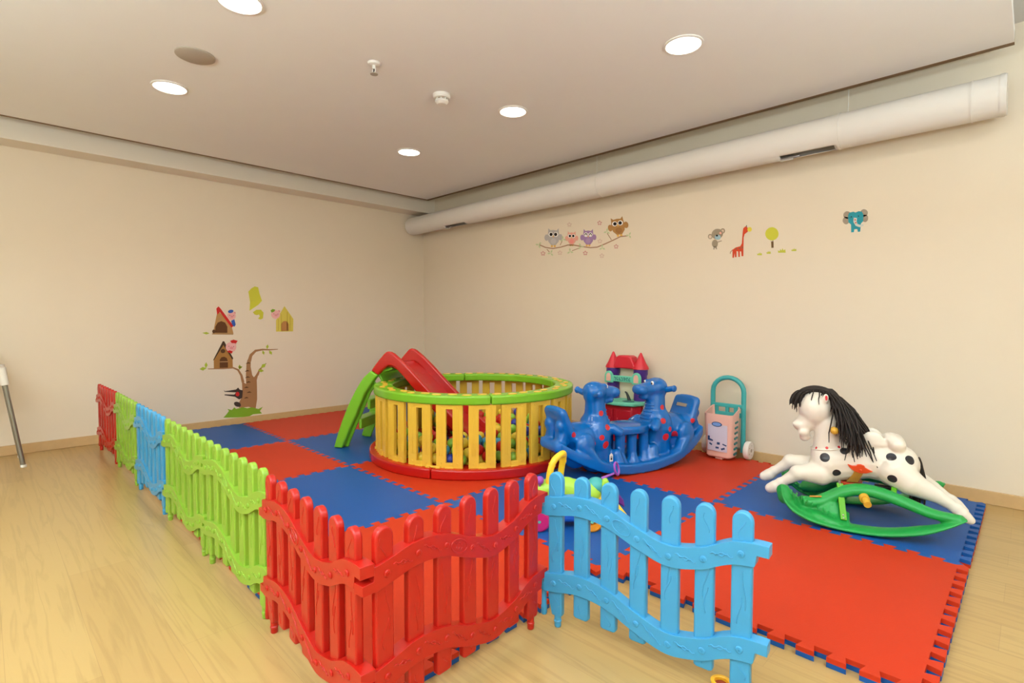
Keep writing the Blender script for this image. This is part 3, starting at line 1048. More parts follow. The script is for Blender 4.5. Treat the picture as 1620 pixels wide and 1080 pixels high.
# ------------------------------------------------------------------ castle play kitchen
def castle():
    o = empty('play_kitchen', (2.84, 0.93, T), 0, 'castle-shaped play kitchen with red turrets and purple towers', 'play kitchen')
    z0 = -T
    for x in (-0.128, 0.128):
        b = MB()
        b.lathe([(0.052, 0.345), (0.050, 0.545), (0.056, 0.558), (0.056, 0.595), (0, 0.595)], (x, 0.055, z0), 28)
        tw = b.build('tower', PURPLE, o)
        b = MB()
        b.lathe([(0.0, 0.598), (0.064, 0.598), (0.062, 0.612), (0.045, 0.640), (0.018, 0.700), (0.009, 0.722), (0.0, 0.730)], (x, 0.055, z0), 28)
        b.build('cone_roof', CRED, tw)
    b = MB()
    b.prism([(-0.10, 0.598), (0.10, 0.598), (0.098, 0.625), (0.068, 0.690), (0.045, 0.702), (-0.045, 0.702), (-0.068, 0.690), (-0.098, 0.625)], 0.005, 0.10, XZ())
    b.v = [(x, y, z + z0) for x, y, z in b.v]
    b.build('roof', CRED, o, bevel=0.010, segs=3)
    b = MB()
    b.box((0, 0.088, z0 + 0.47), (0.16, 0.012, 0.25))
    b.build('back_panel', CREAM, o, bevel=0.002)
    for x in (-0.128, 0.128):
        b = MB()
        arch = [(-0.040, 0.0), (0.040, 0.0)] + [(0.040 * cos(t), 0.050 + 0.045 * sin(t)) for t in [pi * k / 12 for k in range(13)]]
        b.prism([(x + a, z0 + 0.478 + c) for a, c in arch], -0.012, 0.004, XZ())
        w_ = b.build('window_frame', TEAL, o, bevel=0.004)
        b = MB()
        b.prism([(x + a * 0.52, z0 + 0.492 + c * 0.68) for a, c in arch], -0.016, -0.008, XZ())
        b.build('pane', PINK, w_, label='pinkish window pane')
    b = MB()
    b.box((0, -0.004, z0 + 0.515), (0.18, 0.014, 0.050))
    sg = b.build('sign_board', TEAL, o, bevel=0.004)
    b = MB()
    rs = random.Random(3)
    for k in range(7):
        x = -0.066 + k * 0.022
        pts = [(x + 0.007 * cos(t * 1.7 + k), -0.0115, z0 + 0.515 + 0.013 * sin(t + k * 1.3)) for t in [q * 0.8 for q in range(7)]]
        b.tube(catmull(pts, 3), 0.0025, 6)
    b.build('relief', STEAL, sg)
    b = MB()
    pl = [(-0.19, 0.10), (-0.20, -0.02), (-0.17, -0.10), (-0.09, -0.14), (0.0, -0.15), (0.09, -0.14), (0.17, -0.10), (0.20, -0.02), (0.19, 0.10)]
    b.prism(pl, 0.318 + z0, 0.348 + z0, XY())
    ct = b.build('counter', TEAL, o, bevel=0.010, segs=3)
    b = MB()
    b.prism([(0.09 + 0.05 * cos(t), -0.06 + 0.04 * sin(t)) for t in [2 * pi * k / 24 for k in range(24)]], 0.346 + z0, 0.352 + z0, XY())
    b.build('basin', STEAL, ct, bevel=0.002)
    b = MB()
    b.lathe([(0.0, 0.345), (0.028, 0.345), (0.028, 0.353), (0.0, 0.353)], (-0.07, -0.07, z0), 20)
    b.build('hob', BLACKP, o)
    b = MB()
    b.tube(catmull([(0.062, 0.0, 0.345 + z0), (0.052, 0.0, 0.375 + z0), (0.036, 0.0, 0.405 + z0), (0.022, 0.0, 0.414 + z0)], 5), [0.014 - 0.0006 * k for k in range(16)], 10)
    b.build('tap', BLACKP, o)
    b = MB()
    b.prism([(-0.175, 0.095), (-0.18, -0.03), (-0.14, -0.09), (0.0, -0.115), (0.14, -0.09), (0.18, -0.03), (0.175, 0.095)], 0.0, 0.318 + z0, XY())
    cb = b.build('cabinet', CRED2, o, bevel=0.008)
    for x, rz in ((-0.078, -0.18), (0.078, 0.18)):
        b = MB()
        b.box((0, 0, 0), (0.125, 0.010, 0.20))
        d_ = b.build('door', CRED2, o, bevel=0.005, loc=(x, -0.108, 0.155), rz=rz)
        b = MB()
        b.caps((0.045 * (1 if x < 0 else -1), -0.010, -0.03), (0.045 * (1 if x < 0 else -1), -0.010, 0.03), 0.006)
        b.build('door_handle', CRED, d_)
    b = MB()
    b.prism([(-0.05, 0), (0.05, 0), (0.05, 0.06), (0.03, 0.085), (-0.03, 0.085), (-0.05, 0.06)], -0.02, 0.02, XZ())
    b.build('oven_front', PURPLE, o, bevel=0.008, loc=(-0.12, -0.135, 0.125))
    b = MB()
    b.box((0.192, 0.045, 0.225 + z0), (0.014, 0.10, 0.19))
    b.build('side_shelf', CREAM, o, bevel=0.006)
castle()

# ------------------------------------------------------------------ pink and teal shopping trolley
def trolley():
    o = empty('toy_trolley', (3.652, 0.94, T), 0, 'pink toy shopping trolley with teal handle by the back wall', 'toy trolley')
    z0 = -T
    # tapered basket, four walls with rounded corners
    def rr(wx, y0, y1, rad, n=6):
        P = []
        for cx, cy, a in ((wx - rad, y0 + rad, -pi / 2), (wx - rad, y1 - rad, 0), (-wx + rad, y1 - rad, pi / 2), (-wx + rad, y0 + rad, pi)):
            for k in range(n + 1):
                t = a + pi / 2 * k / n
                P.append((cx + rad * cos(t), cy + rad * sin(t)))
        return P
    b = MB()
    lv = [(0.045, 0.080, -0.080, 0.035, 0.03), (0.055, 0.088, -0.088, 0.040, 0.03), (0.20, 0.094, -0.094, 0.044, 0.028), (0.345, 0.100, -0.100, 0.048, 0.026)]
    rings = [[Vector((x, y, z + z0 + ((-0.055 if y > 0.046 else 0.045 * max(0, (y + 0.05) / 0.1)) if i == 3 else 0))) for x, y in rr(wx, y0, y1, rd)] for i, (z, wx, y0, y1, rd) in enumerate(lv)]
    inner = [[Vector((p.x * 0.955, p.y * 0.955 - 0.001, max(p.z, 0.05 + z0 + 0.004))) for p in rg] for rg in rings]
    n = len(rings[0])
    vs = [p for rg in rings for p in rg] + [p for rg in inner for p in rg]
    fs = []
    K = len(rings)
    for i in range(K - 1):
        for k in range(n):
            k2 = (k + 1) % n
            fs.append((i * n + k, i * n + k2, (i + 1) * n + k2, (i + 1) * n + k))
            fs.append(((K + i) * n + k2, (K + i) * n + k, (K + i + 1) * n + k, (K + i + 1) * n + k2))
    for k in range(n):
        k2 = (k + 1) % n
        fs.append(((K - 1) * n + k, (K - 1) * n + k2, (2 * K - 1) * n + k2, (2 * K - 1) * n + k))
    fs.append(tuple(range(n - 1, -1, -1)))
    fs.append(tuple(K * n + k for k in range(n)))
    b.add(vs, fs)
    bk = b.build('basket', PINK, o)
    b = MB()
    for k in range(7):
        z = z0 + 0.075 + k * 0.036
        b.box((0.0905 + 0.0075 * (z - z0) / 0.34, -0.022, z), (0.010, 0.045 - 0.0, 0.013), Rx(0.12))
        b.box((-0.0905 - 0.0075 * (z - z0) / 0.34, -0.022, z), (0.010, 0.045, 0.013), Rx(-0.12))
    b.build('side_slots', STEAL, bk, label='dark slots in the basket side')
    b = MB()
    b.box((0, -0.0955, z0 + 0.195), (0.135, 0.003, 0.21), mi=0)
    st = b.build('front_sticker', [mat('sticker_print', (214, 206, 222), 0.5)], bk, bevel=0.001, label='pale printed sticker with small blue pictures')
    NAVY = mat('sticker_navy', (40, 70, 120), 0.5)
    b = MB()
    b.prism([(-0.005 + 0.036 * cos(t), 0.275 + z0 + 0.017 * sin(t)) for t in [2 * pi * k / 22 for k in range(22)]], -0.0985, -0.0965, XZ())
    b.prism([(-0.066, 0.19), (-0.052, 0.19), (-0.052, 0.172), (-0.030, 0.165), (-0.030, 0.155), (-0.066, 0.160)], -0.0985, -0.0965, lambda a, c, h: Vector((a, h, c + z0)))
    b.box((0.008, -0.0975, z0 + 0.145), (0.020, 0.002, 0.016)).box((0.050, -0.0975, z0 + 0.140), (0.028, 0.002, 0.008), Ry(0.3)).box((-0.045, -0.0975, z0 + 0.135), (0.02, 0.002, 0.010), Ry(0.5)).box((0.0, -0.0975, z0 + 0.115), (0.022, 0.002, 0.012)).box((0.040, -0.0975, z0 + 0.112), (0.026, 0.002, 0.012), Ry(-0.4))
    b.build('printed_pictures', NAVY, bk)
    b = MB()
    b.prism([(-0.005 + 0.029 * cos(t), 0.275 + z0 + 0.012 * sin(t)) for t in [2 * pi * k / 22 for k in range(22)]], -0.0993, -0.0985, XZ())
    b.build('printed_badge', LBLUE, bk)
    b = MB()
    b.box((0, -0.055, z0 + 0.038), (0.050, 0.030, 0.0155))
    b.build('front_foot', PINK, o, bevel=0.003)
    # U handle running down to the axle
    hx = 0.108
    pts = [(-hx, 0.072, 0.07 + z0), (-hx, 0.072, 0.30 + z0), (-hx, 0.072, 0.485 + z0)]
    for k in range(1, 12):
        t = pi - pi * k / 12
        pts.append((hx * cos(t), 0.072, 0.485 + z0 + 0.098 * sin(t)))
    pts += [(hx, 0.072, 0.485 + z0), (hx, 0.072, 0.30 + z0), (hx, 0.072, 0.07 + z0)]
    MB().tube(pts, 0.0165, 14).build('handle', CTEAL, o)
    b = MB()
    b.box((0, 0.060, 0.388 + z0), (2 * hx, 0.018, 0.026))
    b.box((0, 0.060, 0.325 + z0), (0.19, 0.014, 0.035))
    for x in (-0.075, 0.0, 0.06): b.box((x, 0.060, 0.355 + z0), (0.026, 0.013, 0.07))
    b.build('cross_bar', CTEAL, o, bevel=0.003)
    MB().tube([(-0.135, 0.072, 0.092 + z0), (0.135, 0.072, 0.092 + z0)], 0.008, 12).build('axle', GREYM, o)
    for x in (-0.146, 0.146):
        b = MB()
        b.lathe([(0.018, -0.019), (0.050, -0.016), (0.058, -0.017), (0.0615, -0.011), (0.0615, 0.011), (0.058, 0.017), (0.050, 0.016), (0.018, 0.019)], (x, 0.072, 0.092 + z0), 36, Ry(pi / 2))
        wl = b.build('wheel', WHITEP, o)
        b = MB()
        b.lathe([(0.0, -0.020), (0.012, -0.020), (0.012, 0.020), (0.0, 0.020)], (x, 0.072, 0.092 + z0), 20, Ry(pi / 2))
        for k in range(5):
            q = k * 2 * pi / 5
            b.lathe([(0.004, -0.018), (0.004, 0.018)], (x, 0.072 + 0.034 * cos(q), 0.092 + z0 + 0.034 * sin(q)), 10, Ry(pi / 2))
        b.build('hub', GREYP, wl)
trolley()

# ------------------------------------------------------------------ rocking horse
def strands(b, rng, roots, n, length, drop, rad=0.0032, mi=0, sway=0.02):
    for i in range(n):
        p, d = roots(rng)
        L_ = length * rng.uniform(0.75, 1.1)
        pts = [Vector(p)]
        d = Vector(d)
        for k in range(6):
            d = (d + Vector((rng.uniform(-sway, sway) * 6, rng.uniform(-sway, sway) * 6, -drop))).normalized()
            pts.append(pts[-1] + d * L_ / 6)
        b.tube(pts, [rad, rad, rad, rad, rad * 0.9, rad * 0.8, rad * 0.5], 5, mi=mi)

def horse():
    o = empty('rocking_horse', (4.61, 0.30, T), atan2(0.227, 0.974), 'white rocking horse with black spots on green runners', 'rocking horse')
    Z = -T
    K = (40, 40, 46)
    sp = []
    for (x, z, rr) in [(-0.168, 0.323, 0.022), (-0.117, 0.254, 0.018), (0.094, 0.359, 0.020), (0.164, 0.352, 0.021), (0.097, 0.267, 0.019), (-0.088, 0.361, 0.018)]:
        sp.append((x, z, rr, K))
    for (x, z) in [(-0.225, 0.362), (-0.205, 0.356), (-0.16, 0.366), (-0.11, 0.374)]: sp.append((x, z, 0.0065, (206, 40, 50)))
    b = MB()
    z = lambda v: v + Z
    b.caps((-0.135, 0, z(0.292)), (0.01, 0, z(0.315)), 0.098, 0.086)
    b.caps((0.01, 0, z(0.315)), (0.115, 0, z(0.312)), 0.086, 0.097)
    b.ell((-0.150, 0, z(0.285)), (0.085, 0.102, 0.104))
    b.ell((-0.165, 0, z(0.325)), (0.066, 0.082, 0.06))
    b.caps((-0.150, 0, z(0.345)), (-0.158, 0, z(0.470)), 0.074, 0.056)
    # head, muzzle and lips
    b.ell((-0.213, 0, z(0.545)), (0.078, 0.074, 0.086))
    b.caps((-0.235, 0, z(0.500)), (-0.262, 0, z(0.458)), 0.050, 0.044)
    b.ell((-0.278, 0, z(0.458)), (0.036, 0.048, 0.030))
    for y in (-0.022, 0.022):
        b.ell((-0.296, y, z(0.462)), (0.018, 0.020, 0.019))
        b.ell((-0.262, y * 1.4, z(0.425)), (0.026, 0.022, 0.022))
    b.ell((-0.258, 0, z(0.400)), (0.026, 0.036, 0.026))
    for y in (-0.055, 0.055): b.ell((-0.170, y, z(0.605)), (0.014, 0.014, 0.024))
    for s, dx, dz in ((-1, 0.02, -0.016), (1, -0.02, 0.010)):
        y = s * 0.058
        b.caps((-0.185, y * 0.8, z(0.235)), (-0.29 + dx, y, z(0.240 + dz)), 0.062, 0.037)
        b.ell((-0.300 + dx, y, z(0.238 + dz)), (0.042, 0.039, 0.039))
        b.caps((-0.30 + dx, y, z(0.236 + dz)), (-0.372 + dx, y, z(0.180 + dz)), 0.034, 0.022)
        b.ell((-0.376 + dx, y, z(0.178 + dz)), (0.028, 0.027, 0.025))
        b.caps((-0.385 + dx, y, z(0.170 + dz)), (-0.398 + dx, y, z(0.156 + dz)), 0.020, 0.022)
        b.caps((-0.400 + dx, y, z(0.154 + dz)), (-0.424 + dx, y, z(0.140 + dz)), 0.031, 0.026)
        # hind leg
        y = s * 0.066
        ex = 0.0 if s < 0 else 0.01
        b.caps((0.115, y * 0.7, z(0.290)), (0.165, y, z(0.250)), 0.080, 0.060)
        b.caps((0.165, y, z(0.248)), (0.262, y, z(0.206)), 0.058, 0.034)
        b.caps((0.262, y, z(0.206)), (0.326, y, z(0.164)), 0.033, 0.021)
        b.ell((0.290, y, z(0.190)), (0.036, 0.030, 0.026), Ry(0.6))
        b.ell((0.330, y, z(0.162)), (0.030, 0.027, 0.025))
        b.caps((0.340, y, z(0.152)), (0.348, y, z(0.143)), 0.020, 0.022)
        b.caps((0.351, y, z(0.140)), (0.379, y, z(0.118)), 0.030, 0.020)
    # saddle moulded on the back: pommel wings and cantle
    b.ell((0.03, 0, z(0.405)), (0.085, 0.070, 0.024))
    for y in (-0.052, 0.052): b.ell((0.022, y, z(0.422)), (0.046, 0.016, 0.044), Ry(-0.5))
    b.caps((0.118, -0.055, z(0.412)), (0.118, 0.055, z(0.412)), 0.034)
    b.ell((0.105, 0, z(0.425)), (0.045, 0.075, 0.030), Ry(0.3))
    body = b.build('body', HWHITE, o, remesh=0.0062, smooth=5)
    # printed dots sit where a straight line from the side meets the coat
    bv = BVHTree.FromPolygons([v.co for v in body.data.vertices], [p.vertices for p in body.data.polygons])
    dots = []
    for (x, zz, rr, col) in sp:
        for s in (-1, 1):
            hit = bv.ray_cast(Vector((x, s * 0.5, z(zz))), Vector((0, -s, 0)))[0]
            if hit: dots.append((hit.x, hit.y, hit.z, rr, col))
    add_spots(HWHITE, dots)
    # ochre hand pegs on the neck
    for s in (-1, 1):
        m_ = MB()
        m_.caps((-0.135, s * 0.045, z(0.452)), (-0.130, s * 0.098, z(0.458)), 0.016, 0.018)
        m_.build('hand_peg', OCHRE, o, label='ochre hand peg')
    m_ = MB()
    m_.tube([(-0.085, 0.05, z(0.455)), (-0.03, 0.12, z(0.495))], 0.005, 8)
    m_.build('rod', ORED, o, label='thin orange rod')
    # red ears lining and saddle bow
    m_ = MB()
    m_.ell((-0.168, -0.064, z(0.608)), (0.006, 0.004, 0.013))
    m_.build('ear_lining', CRED, o)
    m_ = MB()
    m_.tube([(-0.045 + 0.016 * cos(t), -0.05, z(0.41) + 0.018 * sin(t)) for t in [2 * pi * k / 16 for k in range(16)]], 0.006, 8, closed=True)
    m_.build('rein_ring', CRED, o, label='red rein ring')
    # seam round the neck
    m_ = MB()
    m_.tube([(-0.152 + 0.079 * cos(t), 0.078 * sin(t), z(0.358) + 0.012 * cos(t)) for t in [2 * pi * k / 32 for k in range(32)]], 0.0022, 6, closed=True)
    m_.build('neck_seam', HWHITE, o)
    # stirrup strap with the hat badge
    for s in (-1, 1):
        poly = [(-0.078, 0.208), (-0.030, 0.212), (-0.012, 0.262), (-0.008, 0.285), (-0.042, 0.285), (-0.052, 0.255)]
        vs = []
        m_ = MB()
        def fr(a, c, h, s=s):
            hit = bv.ray_cast(Vector((a, s * 0.5, z(c))), Vector((0, -s, 0)))[0]
            y = hit.y if hit and abs(hit.y) > 0.045 else s * 0.045
            return Vector((a, y + s * h, z(c)))
        m_.prism(poly, -0.004, 0.004, fr)
        m_.build('strap', TAN, o)
        hat = [(-0.075, 0.306), (-0.055, 0.300), (-0.040, 0.302), (-0.036, 0.309), (-0.022, 0.311), (-0.008, 0.306), (-0.004, 0.297), (0.008, 0.290), (0.026, 0.281), (0.000, 0.268), (-0.024, 0.266), (-0.048, 0.275), (-0.066, 0.292)]
        m_ = MB()
        m_.prism(hat, -0.002, 0.010, fr)
        m_.lathe([(0.006, 0), (0.006, 0.004), (0, 0.005)], fr(-0.022, 0.283, 0.0095), 12, Rx(s * -pi / 2) if s > 0 else Rx(pi / 2))
        m_.build('hat_badge', ORED, o, bevel=0.002, label='orange red hat-shaped badge')
    # gearing under the belly
    m_ = MB()
    m_.box((-0.06, 0, z(0.190)), (0.10, 0.09, 0.030))
    m_.build('axle_block', ORED, o, bevel=0.004)
    m_ = MB()
    m_.box((0.05, -0.03, z(0.194)), (0.14, 0.016, 0.016))
    m_.box((0.09, 0.03, z(0.190)), (0.10, 0.016, 0.014))
    m_.build('link_bar', BLACKP, o, bevel=0.002)
    # mane and tails of black yarn
    rng = random.Random(5)
    b = MB()
    def crown(r_):
        t = r_.random()
        x = -0.295 + 0.16 * t
        zc = 0.545 + 0.094 * sqrt(max(0, 1 - ((x + 0.213) / 0.092) ** 2))
        return (x, r_.uniform(-0.02, 0.02), z(zc)), (r_.uniform(-0.4, 0.1), r_.choice((-1, 1)) * r_.uniform(0.3, 1.0), 0.05)
    def fringe(r_):
        return (r_.uniform(-0.285, -0.235), r_.uniform(-0.03, 0.03), z(0.630)), (-1.0, r_.uniform(-1.0, 1.0), 0.15)
    def back(r_):
        t = r_.random()
        x = -0.165 + 0.075 * t
        return (x, r_.uniform(-0.03, 0.03), z(0.632 - 0.09 * t * t)), (0.55, r_.uniform(-1.0, 0.5), 0.02)
    strands(b, rng, fringe, 60, 0.09, 0.45, sway=0.04)
    strands(b, rng, crown, 50, 0.09, 0.45, 0.0028, sway=0.05)
    strands(b, rng, back, 230, 0.285, 0.46, 0.0036, sway=0.045)
    # yarn parting along the top of the head
    b.tube(catmull([(-0.29, 0, z(0.600)), (-0.26, 0, z(0.628)), (-0.213, 0, z(0.640)), (-0.16, 0, z(0.625)), (-0.125, -0.01, z(0.580)), (-0.100, -0.02, z(0.51)), (-0.080, -0.03, z(0.43))], 5), [0.014] * 3 + [0.020] * 12 + [0.028] * 10 + [0.032] * 6, 10)
    b.build('mane', BLACK, o, label='black yarn mane')
    b = MB()
    def tl(r_): return (0.195 + r_.uniform(-0.01, 0.01), r_.uniform(-0.018, 0.018), z(0.352)), (0.35, r_.uniform(-0.3, 0.3), -0.8)
    strands(b, rng, tl, 60, 0.15, 0.5, 0.0040)
    def tl2(r_): return (0.205 + r_.uniform(-0.02, 0.02), r_.uniform(-0.03, 0.03), z(0.24)), (r_.uniform(-0.45, 0.1), r_.uniform(-0.3, 0.3), -0.8)
    strands(b, rng, tl2, 70, 0.105, 0.5, 0.0038)
    b.build('tail', BLACK, o, label='black yarn tail')
    # runners
    prof = [(-0.343, 0.165), (-0.330, 0.110), (-0.300, 0.072), (-0.255, 0.045), (-0.196, 0.026), (-0.10, 0.0145), (0.0, 0.0145), (0.074, 0.022), (0.15, 0.040), (0.225, 0.066), (0.29, 0.098), (0.345, 0.132)]
    for s in (-1, 1):
        r_ = MB()
        yo = s * 0.205
        def P(x, dy, zz): return (x, yo + s * dy, zz)
        pts = catmull([P(x, 0.012, zz) for x, zz in prof], 5)
        n = len(pts)
        r_.tube(pts, [0.052 * (0.35 + 0.65 * min(1, min(i, n - 1 - i) / 12)) for i in range(n)], 14, flat=0.27, up=(0, 0, 1))
        arch = catmull([P(-0.26, -0.03, 0.085), P(-0.20, -0.055, 0.088), (P(-0.15, -0.075, 0.110)), P(-0.09, -0.082, 0.148), P(-0.02, -0.082, 0.170), P(0.06, -0.080, 0.164), P(0.15, -0.065, 0.142), P(0.24, -0.030, 0.122), P(0.33, 0.006, 0.126)], 5)
        n = len(arch)
        r_.tube(arch, [0.036 - 0.012 * max(0, (i / n - 0.6) / 0.4) for i in range(n)], 14, flat=0.75, up=(0, 0, 1))
        # dished foot plate at the front
        for k in range(16):
            x = -0.325 + k * 0.0168
            zb_ = interp(prof, x)
            za = interp([(-0.345, 0.15), (-0.26, 0.085), (-0.20, 0.090), (-0.15, 0.112), (-0.09, 0.145), (-0.06, 0.150)], x) if k < 12 else interp([(-0.345, 0.15), (-0.26, 0.085), (-0.20, 0.090), (-0.15, 0.112), (-0.09, 0.145)], x) - 0.022 * (k - 11)
            r_.tube([P(x, 0.025, zb_ + 0.008), P(x, -0.020, zb_ + 0.35 * (za - zb_) + 0.004), P(x, -0.062, za)], 0.0115, 8)
        r_.caps(P(-0.335, 0.0, 0.135), P(-0.325, 0.0, 0.105), 0.030, 0.034)
        r_.ell(P(-0.135, -0.012, 0.036), (0.085, 0.058, 0.014), Ry(0.22))
        run = r_.build('runner', HGREEN, o, remesh=0.0052, smooth=3)
        if s > 0:
            # the far runner sits a little higher at the rear
            run.rotation_euler = (0, radians(-5), 0)
            run.location = (0, 0, 0.006)
        g = MB()
        for k in range(9):
            x = -0.300 + k * 0.022
            zz = 0.128 - k * 0.0098
            g.tube([P(x, -0.035, zz + 0.004), P(x, 0.02, zz)], 0.0036, 6)
        g.build('foot_rib', HGREEN, run)
        g = MB()
        g.tube([P(-0.012, -0.06, 0.150), P(0.004, 0.005, 0.128)], 0.0155, 16)
        g.tube([P(-0.010, -0.05, 0.147), P(-0.005, -0.028, 0.139)], 0.020, 16)
        g.build('foot_peg', OCHRE, run, label='ochre foot peg')
        g = MB()
        a_, c_ = Vector((-0.104, s * 0.108, z(0.212))), Vector(P(-0.085, 0.012, 0.044))
        for q in (0, 1):
            pass
        dv = (c_ - a_)
        Rm = Vector((0, 0, 1)).rotation_difference(dv.normalized()).to_matrix()
        g.box((a_ + c_) / 2, (0.026, 0.009, dv.length), Rm)
        bar = g.build('hanger_bar', LIME, o, bevel=0.002)
        g = MB()
        for t in (0.86, 0.94):
            q = a_ + dv * t
            g.ell((q.x, q.y + s * 0.006, q.z), (0.0045, 0.003, 0.0045), n=10, m=6)
        g.build('rivet', STEEL, bar)
        g = MB()
        g.tube([(-0.104, s * 0.04, z(0.205)), (-0.104, s * 0.116, z(0.208))], 0.007, 10)
        g.build('pivot', STEEL, o)
        g = MB()
        a_, c_ = Vector((0.11, s * 0.08, z(0.225))), Vector(P(0.10, -0.078, 0.150))
        dv = (c_ - a_)
        Rm = Vector((0, 0, 1)).rotation_difference(dv.normalized()).to_matrix()
        g.box((a_ + c_) / 2, (0.022, 0.009, dv.length), Rm)
        g.build('hanger_bar', LIME, o, bevel=0.002)
    g = MB()
    g.box((-0.20, -0.160, 0.117), (0.050, 0.016, 0.003), Ry(-0.15))
    g.build('wood_sticker', TAN, o, label='small brown sticker on the runner')
horse()

# ------------------------------------------------------------------ activity walker behind the blue fence
def walker():
    o = empty('activity_walker', (3.70, -0.811, T), atan2(0.703, 0.711), 'green and yellow activity walker toy behind the blue fence', 'toy walker')
    z = lambda v: v - T
    b = MB()
    b.caps((-0.12, 0.05, z(0.20)), (-0.02, 0.05, z(0.21)), 0.048, 0.050)
    b.caps((-0.02, 0.05, z(0.205)), (0.095, 0.05, z(0.19)), 0.050, 0.046)
    b.ell((-0.155, 0.05, z(0.205)), (0.032, 0.045, 0.038))
    gb = b.build('body', TGREEN, o, remesh=0.006, smooth=3)
    b = MB()
    for k in range(16):
        q = k * 2.4
        b.ell((-0.115 + 0.013 * k, 0.006 + 0.004 * (k % 3), z(0.185 + 0.018 * (k % 3))), (0.006, 0.006, 0.006), n=10, m=6)
    b.build('dot', TYEL, gb, label='yellow dots')
    b = MB()
    b.prism([(-0.15, z(0.06)), (0.12, z(0.06)), (0.135, z(0.10)), (0.10, z(0.155)), (-0.13, z(0.155)), (-0.165, z(0.10))], 0.0, 0.12, XZ())
    b.build('base', mat('walker_blue', (26, 92, 190), 0.4), o, bevel=0.02, segs=3)
    b = MB()
    pts = catmull([(-0.105, 0.03, z(0.235)), (-0.097, 0.03, z(0.295)), (-0.078, 0.04, z(0.340)), (-0.04, 0.07, z(0.362)), (-0.03, 0.10, z(0.345)), (-0.038, 0.11, z(0.29)), (-0.045, 0.11, z(0.235))], 6)
    b.tube(pts, 0.015, 14)
    h = b.build('handle', TYEL, o)
    b = MB()
    for i in (9, 27):
        p = pts[min(i, len(pts) - 2)]
        d = pts[min(i + 1, len(pts) - 1)] - p
        b.tube([p - d * 0.4, p + d * 0.6], 0.0172, 14)
    b.build('handle_joint', TYEL, h)
    def wheel(name, x, y, zz, rr, hole, m, w=0.03):
        b = MB()
        b.lathe([(hole, -w / 2), (rr * 0.85, -w / 2), (rr, -w * 0.3), (rr, w * 0.3), (rr * 0.85, w / 2), (hole, w / 2), (hole, -w / 2)], (x, y, zz), 32, Rx(pi / 2))
        return b.build(name, m, o)
    wheel('wheel', 0.088, -0.018, 0.052, 0.0515, 0.020, ORANGE)
    wheel('wheel', 0.088, 0.138, 0.052, 0.0515, 0.020, ORANGE)
    wheel('wheel', -0.150, -0.018, 0.0475, 0.047, 0.008, MAGENTA)
    wheel('wheel', -0.150, 0.138, 0.0475, 0.047, 0.008, MAGENTA)
    b = MB()
    for x in (0.088, -0.150):
        b.tube([(x, -0.03, 0.048), (x, 0.15, 0.048)], 0.0075, 10)
    b.build('axle', TEAL, o)
    b = MB()
    b.ell((-0.147, 0.02, z(0.252)), (0.020, 0.020, 0.020))
    b.tube([(-0.147, 0.02, z(0.21)), (-0.147, 0.02, z(0.24))], 0.006, 8)
    b.build('bead', VIOLET, o, label='violet bead')
    b = MB()
    b.ell((0.118, 0.06, z(0.215)), (0.045, 0.045, 0.040))
    b.build('head', CTEAL, o, label='teal cap')
    b = MB()
    ctr = Vector((0.211, 0.05, z(0.298)))
    pts = [ctr + Vector((0.013 * cos(t) + 0.012 * sin(t) * -0.6, 0.028 * cos(t), 0.028 * sin(t))) for t in [2 * pi * k / 28 for k in range(28)]]
    b.tube(pts, 0.0048, 8, closed=True)
    b.tube([(0.200, 0.05, z(0.276)), (0.165, 0.05, z(0.262)), (0.145, 0.05, z(0.250))], [0.005, 0.006, 0.010], 8)
    b.build('ring_wand', VIOLET, o, label='violet ring on a stick')
    b = MB()
    b.prism([(0.145, z(0.255)), (0.165, z(0.258)), (0.188, z(0.205)), (0.192, z(0.175)), (0.165, z(0.17)), (0.13, z(0.20))], 0.02, 0.08, XZ())
    b.build('side_flap', TGREEN, o, bevel=0.008)
    b = MB()
    b.caps((0.175, 0.02, z(0.165)), (0.235, 0.0, z(0.095)), 0.018, 0.016)
    b.caps((0.175, 0.10, z(0.165)), (0.215, 0.12, z(0.055)), 0.016, 0.0245)
    b.caps((0.12, 0.05, z(0.16)), (0.18, 0.05, z(0.165)), 0.02)
    b.caps((0.235, 0.0, z(0.095)), (0.250, -0.004, 0.017), 0.016)
    b.build('arm', TYEL, o, label='yellow arm')
    b = MB()
    b.prism([(0.19, z(0.19)), (0.215, z(0.185)), (0.245, z(0.15)), (0.252, z(0.115)), (0.225, z(0.13)), (0.195, z(0.16))], 0.05, 0.075, XZ())
    b.build('tail_fin', mat('walker_purple', (96, 40, 140), 0.4), o, bevel=0.006)
walker()

# ------------------------------------------------------------------ small yellow cup at the foot of the blue fence
def cup():
    o = empty('stacking_cup', (4.606, -1.326, 0.0), 0, 'yellow stacking cup with red inside on the floor at the blue fence foot', 'toy cup')
    b = MB()
    b.lathe([(0.0, 0.0005), (0.020, 0.0005), (0.021, 0.003), (0.0245, 0.024), (0.0265, 0.026), (0.0265, 0.030), (0.018, 0.031), (0.0165, 0.029), (0.016, 0.006), (0.0, 0.005)], (0, 0, 0), 32)
    b.build('cup', mat('cup_yellow', (244, 184, 40), 0.4), o)
    b = MB()
    b.lathe([(0.0, 0.016), (0.0155, 0.016), (0.016, 0.022), (0.0145, 0.022), (0.0, 0.019)], (0, 0, 0), 28)
    b.build('inner_disc', mat('cup_red', (150, 50, 24), 0.5), o, label='dark red inner disc')
cup()

